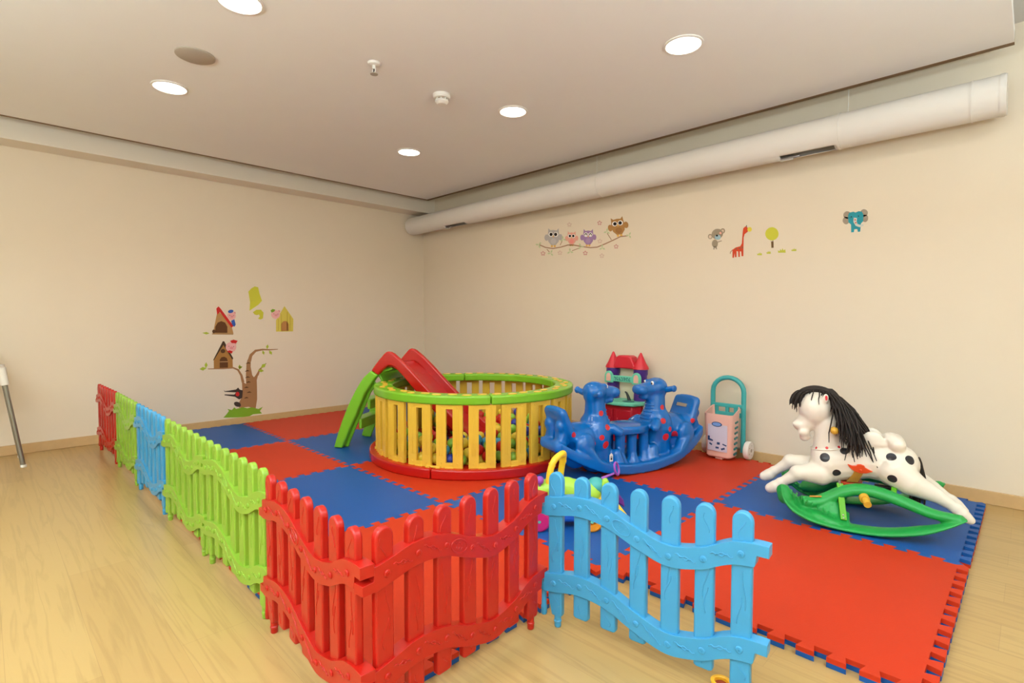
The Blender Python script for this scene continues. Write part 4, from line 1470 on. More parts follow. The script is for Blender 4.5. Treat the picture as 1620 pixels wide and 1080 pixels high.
# ------------------------------------------------------------------ high chair at the left edge
def high_chair():
    o = empty('high_chair', (0.235, -2.83, 0), 0, 'white high chair with grey tube legs cut by the left edge of the photo', 'high chair')
    for sx in (-1, 1):
        for sy in (-1, 1):
            b = MB()
            foot = Vector((sx * 0.175, sy * 0.325, 0.008))
            topp = Vector((sx * 0.160, sy * 0.245, 0.60))
            b.tube([foot, topp], 0.0135, 16)
            lg = b.build('leg', GREYM, o, label='grey tube leg')
            b = MB()
            b.lathe([(0.0, 0.0005), (0.0145, 0.0005), (0.017, 0.004), (0.017, 0.018), (0.0, 0.020)], (foot.x, foot.y, 0), 16)
            b.build('foot_cap', WHITEP, lg, label='white foot cap')
            b = MB()
            d = (topp - foot).normalized()
            b.tube([topp - d * 0.045, topp + d * 0.07], [0.021, 0.025], 16)
            b.build('leg_socket', WHITEP, o)
    b = MB()
    b.box((0, 0, 0.66), (0.36, 0.46, 0.03))
    b.box((0, -0.20, 0.78), (0.34, 0.025, 0.24), Rx(0.15))
    b.box((-0.175, 0, 0.72), (0.02, 0.42, 0.12))
    b.box((0.175, 0, 0.72), (0.02, 0.42, 0.12))
    b.build('seat', WHITEP, o, bevel=0.01, segs=3)
high_chair()

# ------------------------------------------------------------------ added uplighter stands, out of view, for the ceiling fill
for k, (x, y) in enumerate(ADDED_UPLIGHTS):
    o = empty('floor_lamp', (x, y, 0), 0, 'white floor uplighter lamp behind the camera outside the photo', 'floor lamp', 'floor uplighters')
    MB().lathe([(0.0, 0.0005), (0.14, 0.0005), (0.14, 0.018), (0.02, 0.03), (0.0, 0.03)], n=32).build('base', WHITEP, o)
    MB().tube([(0, 0, 0.02), (0, 0, 1.50)], 0.013, 14).build('pole', WHITEP, o)
    MB().lathe([(0.0, 1.48), (0.03, 1.48), (0.12, 1.54), (0.18, 1.60), (0.18, 1.605), (0.115, 1.55), (0.0, 1.50)], n=36).build('lamp_shade', WHITEP, o)

# ------------------------------------------------------------------ wall decals
DC = {'b_br': (170, 130, 100), 'b_leaf': (196, 208, 160), 'owl_g': (186, 180, 178), 'owl_g2': (198, 192, 190), 'white': (250, 246, 240), 'beak': (232, 182, 90), 'black': (30, 24, 24),
      'owl_p': (236, 172, 152), 'owl_p2': (242, 150, 140), 'owl_v': (164, 132, 178), 'owl_v2': (176, 146, 186), 'owl_b': (180, 132, 74), 'owl_b2': (164, 116, 64), 'fl1': (212, 160, 150), 'fl2': (220, 194, 176),
      'koala': (160, 146, 124), 'koala_f': (160, 194, 206), 'wallish': (222, 200, 176), 'gir': (212, 70, 34), 'gir2': (150, 90, 60), 'yel': (232, 216, 80), 'tree': (206, 204, 62), 'trunk': (110, 80, 44), 'tuft': (196, 196, 70),
      'ele': (40, 150, 166), 'ele_ear': (164, 150, 132), 'ele_tr': (206, 208, 200), 'trunkL': (166, 122, 80), 'leafL': (172, 188, 56), 'barkL': (92, 60, 34), 'grassL': (130, 172, 42), 'wolf': (66, 54, 48), 'redd': (206, 40, 36),
      'house1': (186, 140, 84), 'doorL': (96, 58, 26), 'stepL': (178, 140, 92), 'house2': (170, 122, 62), 'roof2': (70, 50, 32), 'house3': (216, 198, 84), 'house3b': (190, 168, 62), 'doorY': (186, 132, 74), 'pig': (238, 180, 176), 'pig2': (228, 150, 152), 'blue': (58, 96, 180)}
DECALS = [
 ('b','branch_decal','thin brown branch wall decal with pale green leaves below four owls','wall decal',None,[
  ('branch','b_br',0,[(1.779,1.7),(1.856,1.668),(1.948,1.649),(2.045,1.653),(2.131,1.664),(2.19,1.658),(2.279,1.636),(2.382,1.616),(2.454,1.614),(2.537,1.634),(2.625,1.659),(2.689,1.679),(2.759,1.678),(2.758,1.687),(2.686,1.688),(2.62,1.667),(2.533,1.643),(2.451,1.623),(2.382,1.625),(2.281,1.645),(2.191,1.668),(2.128,1.674),(2.042,1.662),(1.948,1.659),(1.859,1.677),(1.784,1.709)]),
  ('twig','b_br',0,[(2.039,1.675),(2.062,1.709),(2.056,1.712),(2.033,1.678)]),
  ('twig','b_br',0,[(1.871,1.653),(1.904,1.622),(1.91,1.626),(1.877,1.657)]),
  ('twig','b_br',0,[(2.177,1.609),(2.267,1.628),(2.264,1.633),(2.175,1.615)]),
  ('twig','b_br',0,[(2.601,1.667),(2.557,1.728),(2.552,1.725),(2.596,1.664)]),
  ('leaf','b_leaf',1,[(1.773,1.706),(1.792,1.69),(1.789,1.673),(1.771,1.686)]),
  ('leaf','b_leaf',1,[(1.773,1.706),(1.747,1.702),(1.729,1.715),(1.751,1.719)]),
  ('leaf','b_leaf',1,[(1.773,1.706),(1.779,1.724),(1.8,1.728),(1.797,1.712)]),
  ('leaf','b_leaf',1,[(2.071,1.727),(2.095,1.728),(2.11,1.714),(2.089,1.713)]),
  ('leaf','b_leaf',1,[(2.071,1.727),(2.062,1.711),(2.041,1.709),(2.047,1.724)]),
  ('leaf','b_leaf',1,[(2.071,1.727),(2.055,1.744),(2.062,1.759),(2.076,1.745)]),
  ('leaf','b_leaf',1,[(1.924,1.613),(1.947,1.603),(1.95,1.586),(1.929,1.594)]),
  ('leaf','b_leaf',1,[(1.924,1.613),(1.902,1.604),(1.881,1.612),(1.899,1.621)]),
  ('leaf','b_leaf',1,[(1.924,1.613),(1.922,1.633),(1.939,1.642),(1.942,1.625)]),
  ('leaf','b_leaf',1,[(2.153,1.608),(2.177,1.607),(2.189,1.593),(2.169,1.593)]),
  ('leaf','b_leaf',1,[(2.153,1.608),(2.142,1.592),(2.121,1.592),(2.129,1.606)]),
  ('leaf','b_leaf',1,[(2.153,1.608),(2.14,1.625),(2.148,1.639),(2.16,1.625)]),
  ('leaf','b_leaf',1,[(2.273,1.641),(2.294,1.645),(2.311,1.635),(2.292,1.63)]),
  ('leaf','b_leaf',1,[(2.273,1.641),(2.269,1.624),(2.251,1.619),(2.253,1.634)]),
  ('leaf','b_leaf',1,[(2.273,1.641),(2.255,1.655),(2.257,1.671),(2.273,1.66)]),
  ('leaf','b_leaf',1,[(2.551,1.741),(2.572,1.734),(2.578,1.719),(2.56,1.724)]),
  ('leaf','b_leaf',1,[(2.551,1.741),(2.536,1.73),(2.518,1.735),(2.53,1.745)]),
  ('leaf','b_leaf',1,[(2.551,1.741),(2.545,1.759),(2.557,1.769),(2.563,1.754)]),
  ('leaf','b_leaf',1,[(2.771,1.686),(2.788,1.675),(2.789,1.66),(2.773,1.668)]),
  ('leaf','b_leaf',1,[(2.771,1.686),(2.753,1.679),(2.738,1.688),(2.752,1.694)]),
  ('leaf','b_leaf',1,[(2.771,1.686),(2.771,1.702),(2.786,1.709),(2.786,1.694)]),
  ('leaf','b_leaf',1,[(2.505,1.607),(2.526,1.605),(2.536,1.59),(2.517,1.592)]),
  ('leaf','b_leaf',1,[(2.505,1.607),(2.493,1.594),(2.474,1.595),(2.483,1.608)]),
  ('leaf','b_leaf',1,[(2.505,1.607),(2.495,1.624),(2.504,1.637),(2.513,1.623)]),
 ]),
 ('b','owl_decal','grey owl wall decal, leftmost of four owls on the branch','wall decal',None,[
  ('body','owl_g',1,[(1.929,1.687),(1.983,1.682),(2.017,1.711),(2.028,1.75),(2.02,1.791),(2.016,1.832),(1.993,1.816),(1.955,1.826),(1.916,1.826),(1.893,1.847),(1.889,1.806),(1.881,1.766),(1.893,1.724)]),
  ('wing','owl_g',0,[(1.895,1.761),(1.892,1.748),(1.886,1.739),(1.875,1.734),(1.864,1.735),(1.854,1.742),(1.847,1.753),(1.844,1.767),(1.847,1.779),(1.854,1.789),(1.864,1.794),(1.875,1.792),(1.885,1.785),(1.892,1.774)]),
  ('wing','owl_g',0,[(2.063,1.746),(2.061,1.734),(2.054,1.725),(2.044,1.72),(2.034,1.721),(2.024,1.728),(2.017,1.739),(2.015,1.752),(2.017,1.764),(2.024,1.774),(2.033,1.778),(2.044,1.777),(2.054,1.77),(2.06,1.759)]),
  ('eye','white',2,[(1.952,1.784),(1.949,1.775),(1.942,1.768),(1.931,1.765),(1.918,1.767),(1.907,1.772),(1.899,1.781),(1.896,1.791),(1.899,1.8),(1.907,1.807),(1.918,1.81),(1.93,1.809),(1.942,1.803),(1.949,1.794)]),
  ('eye','white',2,[(2.013,1.778),(2.01,1.768),(2.003,1.761),(1.992,1.758),(1.98,1.76),(1.969,1.765),(1.961,1.774),(1.958,1.784),(1.961,1.793),(1.969,1.8),(1.98,1.803),(1.992,1.801),(2.003,1.796),(2.01,1.787)]),
  ('beak','beak',3,[(1.946,1.774),(1.964,1.772),(1.955,1.752)]),
  ('foot','beak',0,[(1.95,1.676),(1.949,1.672),(1.945,1.668),(1.94,1.667),(1.933,1.668),(1.928,1.67),(1.924,1.674),(1.923,1.679),(1.924,1.683),(1.928,1.686),(1.933,1.688),(1.94,1.687),(1.945,1.685),(1.949,1.681)]),
  ('foot','beak',0,[(1.985,1.673),(1.984,1.668),(1.98,1.665),(1.974,1.664),(1.968,1.664),(1.963,1.667),(1.959,1.671),(1.957,1.675),(1.959,1.68),(1.962,1.683),(1.968,1.684),(1.974,1.684),(1.98,1.681),(1.983,1.677)]),
  ('belly','owl_g2',2,[(1.99,1.718),(1.987,1.707),(1.977,1.698),(1.963,1.695),(1.948,1.696),(1.934,1.703),(1.924,1.713),(1.921,1.725),(1.924,1.736),(1.934,1.744),(1.948,1.748),(1.963,1.746),(1.977,1.74),(1.986,1.73)]),
  ('pupil','black',3,[(1.946,1.785),(1.944,1.779),(1.939,1.774),(1.932,1.772),(1.923,1.772),(1.916,1.776),(1.911,1.782),(1.909,1.789),(1.911,1.796),(1.916,1.801),(1.923,1.803),(1.931,1.802),(1.939,1.798),(1.944,1.792)]),
  ('pupil','black',3,[(2.001,1.779),(1.999,1.772),(1.994,1.768),(1.987,1.765),(1.979,1.766),(1.971,1.77),(1.966,1.776),(1.964,1.783),(1.966,1.79),(1.971,1.794),(1.979,1.796),(1.987,1.796),(1.994,1.792),(1.999,1.786)]),
 ]),
 ('b','owl_decal','small pink owl wall decal on the branch beside the purple owl','wall decal',None,[
  ('body','owl_p',1,[(2.153,1.671),(2.19,1.667),(2.214,1.69),(2.221,1.72),(2.216,1.752),(2.213,1.783),(2.197,1.771),(2.171,1.778),(2.144,1.777),(2.128,1.793),(2.125,1.762),(2.12,1.731),(2.128,1.699)]),
  ('wing','owl_p',0,[(2.129,1.727),(2.128,1.718),(2.123,1.71),(2.116,1.707),(2.108,1.707),(2.101,1.712),(2.096,1.721),(2.095,1.731),(2.096,1.741),(2.101,1.748),(2.108,1.752),(2.116,1.751),(2.123,1.746),(2.128,1.737)]),
  ('wing','owl_p',0,[(2.246,1.718),(2.244,1.708),(2.24,1.701),(2.233,1.697),(2.226,1.698),(2.219,1.703),(2.214,1.711),(2.212,1.721),(2.214,1.731),(2.219,1.738),(2.225,1.742),(2.233,1.741),(2.239,1.736),(2.244,1.728)]),
  ('eye','white',2,[(2.169,1.746),(2.167,1.739),(2.162,1.733),(2.154,1.731),(2.145,1.732),(2.138,1.736),(2.132,1.742),(2.13,1.75),(2.132,1.757),(2.137,1.763),(2.145,1.765),(2.154,1.764),(2.161,1.76),(2.167,1.753)]),
  ('eye','white',2,[(2.211,1.741),(2.209,1.734),(2.204,1.729),(2.197,1.726),(2.188,1.727),(2.18,1.731),(2.175,1.738),(2.173,1.745),(2.175,1.752),(2.18,1.758),(2.188,1.76),(2.196,1.759),(2.204,1.755),(2.209,1.749)]),
  ('beak','beak',3,[(2.165,1.738),(2.177,1.736),(2.171,1.721)]),
  ('foot','beak',0,[(2.168,1.663),(2.167,1.659),(2.164,1.657),(2.16,1.656),(2.156,1.656),(2.152,1.658),(2.15,1.661),(2.149,1.664),(2.15,1.668),(2.152,1.67),(2.156,1.671),(2.16,1.671),(2.164,1.669),(2.167,1.666)]),
  ('foot','beak',0,[(2.192,1.66),(2.191,1.657),(2.188,1.654),(2.184,1.653),(2.18,1.654),(2.176,1.656),(2.174,1.659),(2.173,1.662),(2.174,1.665),(2.176,1.668),(2.18,1.669),(2.184,1.669),(2.188,1.667),(2.191,1.664)]),
  ('belly','owl_p2',2,[(2.195,1.695),(2.193,1.686),(2.186,1.68),(2.177,1.677),(2.166,1.678),(2.156,1.683),(2.15,1.691),(2.147,1.7),(2.15,1.709),(2.156,1.715),(2.166,1.718),(2.176,1.717),(2.186,1.712),(2.193,1.704)]),
  ('pupil','black',3,[(2.165,1.746),(2.163,1.741),(2.16,1.737),(2.155,1.736),(2.149,1.736),(2.144,1.739),(2.14,1.744),(2.139,1.749),(2.14,1.754),(2.144,1.758),(2.149,1.76),(2.155,1.759),(2.16,1.756),(2.163,1.752)]),
  ('pupil','black',3,[(2.203,1.742),(2.202,1.737),(2.198,1.733),(2.193,1.732),(2.187,1.732),(2.182,1.735),(2.179,1.74),(2.177,1.745),(2.179,1.75),(2.182,1.754),(2.187,1.755),(2.193,1.755),(2.198,1.752),(2.201,1.747)]),
 ]),
 ('b','owl_decal','purple owl wall decal with closed smiling eyes','wall decal',None,[
  ('body','owl_v',1,[(2.335,1.653),(2.378,1.648),(2.405,1.674),(2.414,1.708),(2.407,1.744),(2.404,1.779),(2.386,1.765),(2.355,1.773),(2.325,1.772),(2.306,1.791),(2.303,1.756),(2.297,1.721),(2.307,1.684)]),
  ('wing','owl_v',0,[(2.308,1.717),(2.306,1.706),(2.301,1.697),(2.293,1.693),(2.284,1.694),(2.276,1.7),(2.27,1.709),(2.268,1.721),(2.27,1.732),(2.275,1.74),(2.283,1.744),(2.292,1.743),(2.3,1.737),(2.306,1.728)]),
  ('wing','owl_v',0,[(2.442,1.705),(2.44,1.694),(2.435,1.686),(2.427,1.682),(2.419,1.683),(2.411,1.689),(2.405,1.698),(2.403,1.709),(2.405,1.72),(2.41,1.728),(2.418,1.732),(2.427,1.731),(2.434,1.726),(2.44,1.716)]),
  ('eye','white',2,[(2.353,1.737),(2.351,1.729),(2.345,1.723),(2.336,1.72),(2.326,1.721),(2.317,1.726),(2.311,1.733),(2.309,1.742),(2.311,1.75),(2.317,1.756),(2.326,1.759),(2.336,1.758),(2.345,1.753),(2.351,1.746)]),
  ('eye','white',2,[(2.402,1.732),(2.4,1.724),(2.394,1.718),(2.385,1.715),(2.375,1.716),(2.367,1.721),(2.36,1.728),(2.358,1.737),(2.36,1.745),(2.366,1.751),(2.375,1.753),(2.385,1.752),(2.394,1.747),(2.4,1.74)]),
  ('beak','beak',3,[(2.349,1.728),(2.363,1.726),(2.356,1.709)]),
  ('foot','beak',0,[(2.352,1.643),(2.351,1.64),(2.348,1.637),(2.344,1.635),(2.339,1.636),(2.334,1.638),(2.331,1.642),(2.33,1.646),(2.331,1.649),(2.334,1.652),(2.339,1.653),(2.344,1.653),(2.348,1.651),(2.351,1.647)]),
  ('foot','beak',0,[(2.38,1.641),(2.379,1.637),(2.376,1.634),(2.371,1.633),(2.366,1.633),(2.362,1.635),(2.359,1.639),(2.358,1.643),(2.359,1.647),(2.362,1.649),(2.366,1.651),(2.371,1.65),(2.376,1.648),(2.379,1.645)]),
  ('belly','owl_v2',2,[(2.384,1.68),(2.381,1.67),(2.374,1.663),(2.363,1.659),(2.35,1.661),(2.339,1.666),(2.331,1.675),(2.329,1.685),(2.331,1.695),(2.339,1.702),(2.35,1.706),(2.362,1.704),(2.373,1.699),(2.381,1.69)]),
  ('pupil','black',3,[(2.321,1.732),(2.327,1.745),(2.335,1.744),(2.341,1.73),(2.348,1.733),(2.34,1.75),(2.323,1.752),(2.314,1.737)]),
  ('pupil','black',3,[(2.37,1.727),(2.376,1.739),(2.384,1.739),(2.39,1.725),(2.397,1.728),(2.388,1.745),(2.372,1.747),(2.363,1.732)]),
 ]),
 ('b','owl_decal','big brown owl wall decal perched at the top of the branch','wall decal',None,[
  ('body','owl_b',1,[(2.654,1.701),(2.704,1.703),(2.728,1.736),(2.73,1.774),(2.715,1.812),(2.703,1.85),(2.686,1.832),(2.65,1.836),(2.615,1.831),(2.59,1.848),(2.595,1.809),(2.596,1.77),(2.615,1.732)]),
  ('wing','owl_b',0,[(2.609,1.767),(2.609,1.755),(2.605,1.745),(2.597,1.739),(2.587,1.738),(2.576,1.744),(2.568,1.753),(2.563,1.765),(2.562,1.778),(2.566,1.788),(2.575,1.794),(2.585,1.794),(2.595,1.789),(2.604,1.779)]),
  ('wing','owl_b',0,[(2.763,1.775),(2.763,1.763),(2.759,1.753),(2.751,1.748),(2.742,1.747),(2.732,1.752),(2.723,1.762),(2.718,1.774),(2.718,1.786),(2.722,1.796),(2.73,1.801),(2.74,1.801),(2.75,1.796),(2.758,1.787)]),
  ('eye','white',2,[(2.656,1.796),(2.655,1.787),(2.65,1.78),(2.64,1.775),(2.629,1.775),(2.618,1.779),(2.609,1.786),(2.604,1.795),(2.605,1.804),(2.61,1.812),(2.62,1.816),(2.631,1.816),(2.642,1.813),(2.651,1.805)]),
  ('eye','white',2,[(2.712,1.798),(2.711,1.789),(2.706,1.781),(2.697,1.777),(2.685,1.777),(2.674,1.78),(2.666,1.788),(2.661,1.797),(2.662,1.806),(2.667,1.813),(2.677,1.817),(2.688,1.818),(2.699,1.814),(2.707,1.807)]),
  ('beak','beak',3,[(2.652,1.786),(2.669,1.786),(2.665,1.766)]),
  ('foot','beak',0,[(2.676,1.694),(2.676,1.69),(2.673,1.686),(2.668,1.684),(2.663,1.684),(2.657,1.685),(2.653,1.689),(2.651,1.693),(2.651,1.697),(2.654,1.701),(2.658,1.703),(2.664,1.703),(2.67,1.701),(2.674,1.698)]),
  ('foot','beak',0,[(2.708,1.695),(2.707,1.691),(2.705,1.687),(2.7,1.685),(2.694,1.685),(2.689,1.687),(2.685,1.69),(2.682,1.694),(2.683,1.698),(2.685,1.702),(2.69,1.704),(2.696,1.704),(2.701,1.703),(2.705,1.699)]),
  ('belly','owl_b2',2,[(2.703,1.738),(2.702,1.727),(2.696,1.718),(2.684,1.713),(2.67,1.712),(2.656,1.717),(2.645,1.725),(2.64,1.736),(2.64,1.747),(2.647,1.756),(2.659,1.761),(2.673,1.762),(2.687,1.757),(2.698,1.749)]),
  ('pupil','black',3,[(2.65,1.796),(2.65,1.79),(2.646,1.785),(2.64,1.782),(2.632,1.781),(2.625,1.784),(2.619,1.789),(2.616,1.795),(2.616,1.802),(2.62,1.807),(2.626,1.81),(2.633,1.81),(2.641,1.808),(2.647,1.803)]),
  ('pupil','black',3,[(2.701,1.798),(2.7,1.791),(2.697,1.786),(2.691,1.783),(2.683,1.783),(2.676,1.785),(2.67,1.79),(2.667,1.797),(2.667,1.803),(2.671,1.808),(2.677,1.811),(2.684,1.812),(2.692,1.809),(2.698,1.804)]),
 ]),
 ('b','flower_decal','small pink flower wall decal lowest at the left end of the owl branch','wall decal','flower decals around the owls',[
  ('petal','fl1',0,[(1.837,1.633),(1.834,1.627),(1.827,1.626),(1.819,1.629),(1.816,1.635),(1.819,1.64),(1.827,1.642),(1.834,1.639)]),
  ('petal','fl1',0,[(1.857,1.621),(1.853,1.615),(1.846,1.613),(1.838,1.617),(1.835,1.623),(1.838,1.628),(1.846,1.63),(1.853,1.627)]),
  ('petal','fl1',0,[(1.849,1.604),(1.846,1.599),(1.839,1.597),(1.831,1.6),(1.828,1.606),(1.831,1.612),(1.838,1.614),(1.846,1.611)]),
  ('petal','fl1',0,[(1.826,1.607),(1.823,1.601),(1.815,1.599),(1.807,1.602),(1.804,1.608),(1.807,1.614),(1.815,1.616),(1.822,1.613)]),
  ('petal','fl1',0,[(1.818,1.624),(1.815,1.619),(1.807,1.617),(1.8,1.62),(1.796,1.626),(1.8,1.632),(1.807,1.633),(1.815,1.63)]),
 ]),
 ('b','flower_decal','small flower wall decal below the branch between grey owl and pink owl','wall decal','flower decals around the owls',[
  ('petal','fl2',0,[(2.044,1.62),(2.041,1.615),(2.034,1.613),(2.026,1.616),(2.023,1.622),(2.026,1.627),(2.034,1.629),(2.041,1.626)]),
  ('petal','fl2',0,[(2.062,1.609),(2.059,1.603),(2.052,1.602),(2.045,1.605),(2.042,1.61),(2.045,1.616),(2.052,1.617),(2.059,1.614)]),
  ('petal','fl2',0,[(2.055,1.593),(2.052,1.588),(2.045,1.586),(2.038,1.589),(2.035,1.595),(2.038,1.6),(2.045,1.602),(2.052,1.599)]),
  ('petal','fl2',0,[(2.033,1.595),(2.03,1.589),(2.023,1.588),(2.015,1.591),(2.012,1.597),(2.015,1.602),(2.023,1.604),(2.03,1.601)]),
  ('petal','fl2',0,[(2.026,1.612),(2.023,1.606),(2.016,1.605),(2.008,1.608),(2.005,1.614),(2.008,1.619),(2.016,1.621),(2.023,1.618)]),
 ]),
 ('b','flower_decal','small dark pink flower wall decal just below the purple owl','wall decal','flower decals around the owls',[
  ('petal','fl1',0,[(2.334,1.591),(2.331,1.586),(2.325,1.584),(2.318,1.587),(2.315,1.593),(2.318,1.598),(2.324,1.6),(2.331,1.597)]),
  ('petal','fl1',0,[(2.351,1.58),(2.348,1.575),(2.341,1.573),(2.335,1.576),(2.332,1.582),(2.334,1.587),(2.341,1.588),(2.348,1.585)]),
  ('petal','fl1',0,[(2.344,1.565),(2.342,1.56),(2.335,1.558),(2.328,1.561),(2.325,1.566),(2.328,1.572),(2.335,1.573),(2.342,1.57)]),
  ('petal','fl1',0,[(2.324,1.567),(2.321,1.561),(2.314,1.56),(2.308,1.563),(2.305,1.568),(2.308,1.573),(2.314,1.575),(2.321,1.572)]),
  ('petal','fl1',0,[(2.317,1.583),(2.315,1.578),(2.308,1.576),(2.301,1.579),(2.298,1.585),(2.301,1.59),(2.308,1.591),(2.315,1.589)]),
 ]),
 ('b','flower_decal','pink flower wall decal below the brown owl','wall decal','flower decals around the owls',[
  ('petal','fl1',0,[(2.654,1.618),(2.652,1.613),(2.646,1.611),(2.64,1.614),(2.637,1.619),(2.64,1.624),(2.646,1.626),(2.652,1.623)]),
  ('petal','fl1',0,[(2.669,1.607),(2.667,1.602),(2.661,1.601),(2.655,1.603),(2.652,1.609),(2.655,1.613),(2.661,1.615),(2.667,1.612)]),
  ('petal','fl1',0,[(2.664,1.593),(2.661,1.588),(2.655,1.586),(2.649,1.589),(2.647,1.594),(2.649,1.599),(2.655,1.601),(2.661,1.598)]),
  ('petal','fl1',0,[(2.645,1.594),(2.643,1.59),(2.637,1.588),(2.631,1.591),(2.628,1.596),(2.631,1.601),(2.637,1.602),(2.643,1.6)]),
  ('petal','fl1',0,[(2.639,1.61),(2.637,1.605),(2.631,1.603),(2.625,1.606),(2.622,1.612),(2.625,1.616),(2.631,1.618),(2.637,1.615)]),
 ]),
 ('b','flower_decal','pink flower wall decal above the branch between purple and brown owls','wall decal','flower decals around the owls',[
  ('petal','fl1',0,[(2.484,1.836),(2.481,1.831),(2.475,1.83),(2.469,1.833),(2.466,1.839),(2.468,1.844),(2.475,1.845),(2.481,1.842)]),
  ('petal','fl1',0,[(2.5,1.825),(2.497,1.82),(2.491,1.819),(2.484,1.822),(2.482,1.827),(2.484,1.832),(2.491,1.833),(2.497,1.83)]),
  ('petal','fl1',0,[(2.494,1.81),(2.491,1.806),(2.485,1.804),(2.479,1.807),(2.476,1.813),(2.478,1.818),(2.485,1.819),(2.491,1.816)]),
  ('petal','fl1',0,[(2.474,1.813),(2.472,1.808),(2.465,1.807),(2.459,1.81),(2.456,1.815),(2.459,1.82),(2.465,1.821),(2.472,1.818)]),
  ('petal','fl1',0,[(2.468,1.829),(2.466,1.824),(2.459,1.823),(2.453,1.826),(2.45,1.831),(2.453,1.836),(2.459,1.838),(2.465,1.835)]),
 ]),
 ('b','flower_decal','pale flower wall decal above the pink owl','wall decal','flower decals around the owls',[
  ('petal','fl2',0,[(2.153,1.864),(2.15,1.859),(2.143,1.858),(2.136,1.861),(2.133,1.867),(2.136,1.872),(2.143,1.873),(2.15,1.87)]),
  ('petal','fl2',0,[(2.171,1.852),(2.168,1.847),(2.161,1.846),(2.154,1.849),(2.151,1.855),(2.154,1.86),(2.161,1.861),(2.168,1.858)]),
  ('petal','fl2',0,[(2.164,1.837),(2.161,1.832),(2.154,1.831),(2.147,1.834),(2.144,1.84),(2.147,1.845),(2.154,1.846),(2.161,1.843)]),
  ('petal','fl2',0,[(2.143,1.84),(2.14,1.835),(2.133,1.833),(2.126,1.836),(2.123,1.842),(2.126,1.847),(2.133,1.849),(2.14,1.846)]),
  ('petal','fl2',0,[(2.136,1.857),(2.133,1.852),(2.126,1.85),(2.119,1.853),(2.116,1.859),(2.119,1.864),(2.126,1.866),(2.133,1.863)]),
 ]),
 ('b','flower_decal','pale flower wall decal just above the branch right of the purple owl','wall decal','flower decals around the owls',[
  ('petal','fl2',0,[(2.489,1.68),(2.486,1.675),(2.48,1.673),(2.473,1.676),(2.471,1.681),(2.473,1.686),(2.48,1.688),(2.486,1.685)]),
  ('petal','fl2',0,[(2.505,1.668),(2.502,1.663),(2.496,1.662),(2.489,1.665),(2.487,1.67),(2.489,1.675),(2.496,1.677),(2.502,1.674)]),
  ('petal','fl2',0,[(2.499,1.654),(2.496,1.649),(2.49,1.647),(2.483,1.65),(2.481,1.656),(2.483,1.661),(2.49,1.662),(2.496,1.659)]),
  ('petal','fl2',0,[(2.479,1.656),(2.477,1.651),(2.47,1.649),(2.464,1.652),(2.461,1.658),(2.464,1.663),(2.47,1.664),(2.477,1.661)]),
  ('petal','fl2',0,[(2.473,1.672),(2.47,1.667),(2.464,1.665),(2.458,1.668),(2.455,1.674),(2.458,1.679),(2.464,1.68),(2.47,1.677)]),
 ]),
 ('b','flower_decal','pale flower wall decal far below the branch dip left of the brown owl','wall decal','flower decals around the owls',[
  ('petal','fl2',0,[(2.511,1.552),(2.508,1.547),(2.502,1.546),(2.495,1.548),(2.493,1.554),(2.495,1.559),(2.502,1.561),(2.508,1.558)]),
  ('petal','fl2',0,[(2.526,1.542),(2.524,1.537),(2.518,1.535),(2.511,1.538),(2.509,1.543),(2.511,1.548),(2.517,1.55),(2.524,1.547)]),
  ('petal','fl2',0,[(2.521,1.527),(2.518,1.522),(2.512,1.52),(2.505,1.523),(2.503,1.528),(2.505,1.533),(2.512,1.535),(2.518,1.532)]),
  ('petal','fl2',0,[(2.501,1.529),(2.499,1.524),(2.492,1.522),(2.486,1.525),(2.483,1.53),(2.486,1.535),(2.492,1.537),(2.499,1.534)]),
  ('petal','fl2',0,[(2.495,1.544),(2.492,1.539),(2.486,1.538),(2.48,1.54),(2.477,1.546),(2.48,1.551),(2.486,1.553),(2.492,1.55)]),
 ]),
 ('b','koala_decal','small grey koala wall decal with pale blue face','wall decal',None,[
  ('ear','koala',0,[(3.477,1.597),(3.476,1.589),(3.471,1.583),(3.464,1.58),(3.456,1.581),(3.449,1.585),(3.444,1.592),(3.442,1.601),(3.444,1.609),(3.448,1.615),(3.456,1.618),(3.463,1.617),(3.47,1.612),(3.475,1.605)]),
  ('ear','koala',0,[(3.569,1.628),(3.567,1.62),(3.563,1.614),(3.556,1.611),(3.548,1.612),(3.542,1.616),(3.537,1.623),(3.535,1.632),(3.536,1.64),(3.541,1.645),(3.548,1.648),(3.555,1.647),(3.562,1.643),(3.567,1.636)]),
  ('ear_center','wallish',1,[(3.47,1.596),(3.469,1.591),(3.467,1.587),(3.462,1.585),(3.458,1.586),(3.453,1.588),(3.45,1.593),(3.449,1.598),(3.45,1.603),(3.453,1.607),(3.457,1.609),(3.462,1.608),(3.466,1.606),(3.469,1.601)]),
  ('ear_center','wallish',1,[(3.561,1.627),(3.56,1.622),(3.558,1.619),(3.554,1.617),(3.55,1.618),(3.546,1.62),(3.544,1.624),(3.543,1.629),(3.543,1.634),(3.546,1.637),(3.55,1.639),(3.554,1.638),(3.558,1.636),(3.56,1.632)]),
  ('head','koala',1,[(3.551,1.623),(3.554,1.609),(3.551,1.595),(3.541,1.583),(3.527,1.576),(3.511,1.574),(3.495,1.578),(3.481,1.587),(3.472,1.6),(3.469,1.614),(3.473,1.629),(3.482,1.64),(3.496,1.648),(3.513,1.649),(3.529,1.645),(3.542,1.636)]),
  ('face','koala_f',2,[(3.538,1.585),(3.536,1.577),(3.53,1.571),(3.521,1.569),(3.511,1.57),(3.502,1.574),(3.496,1.582),(3.493,1.59),(3.495,1.598),(3.501,1.604),(3.51,1.606),(3.52,1.605),(3.53,1.6),(3.536,1.593)]),
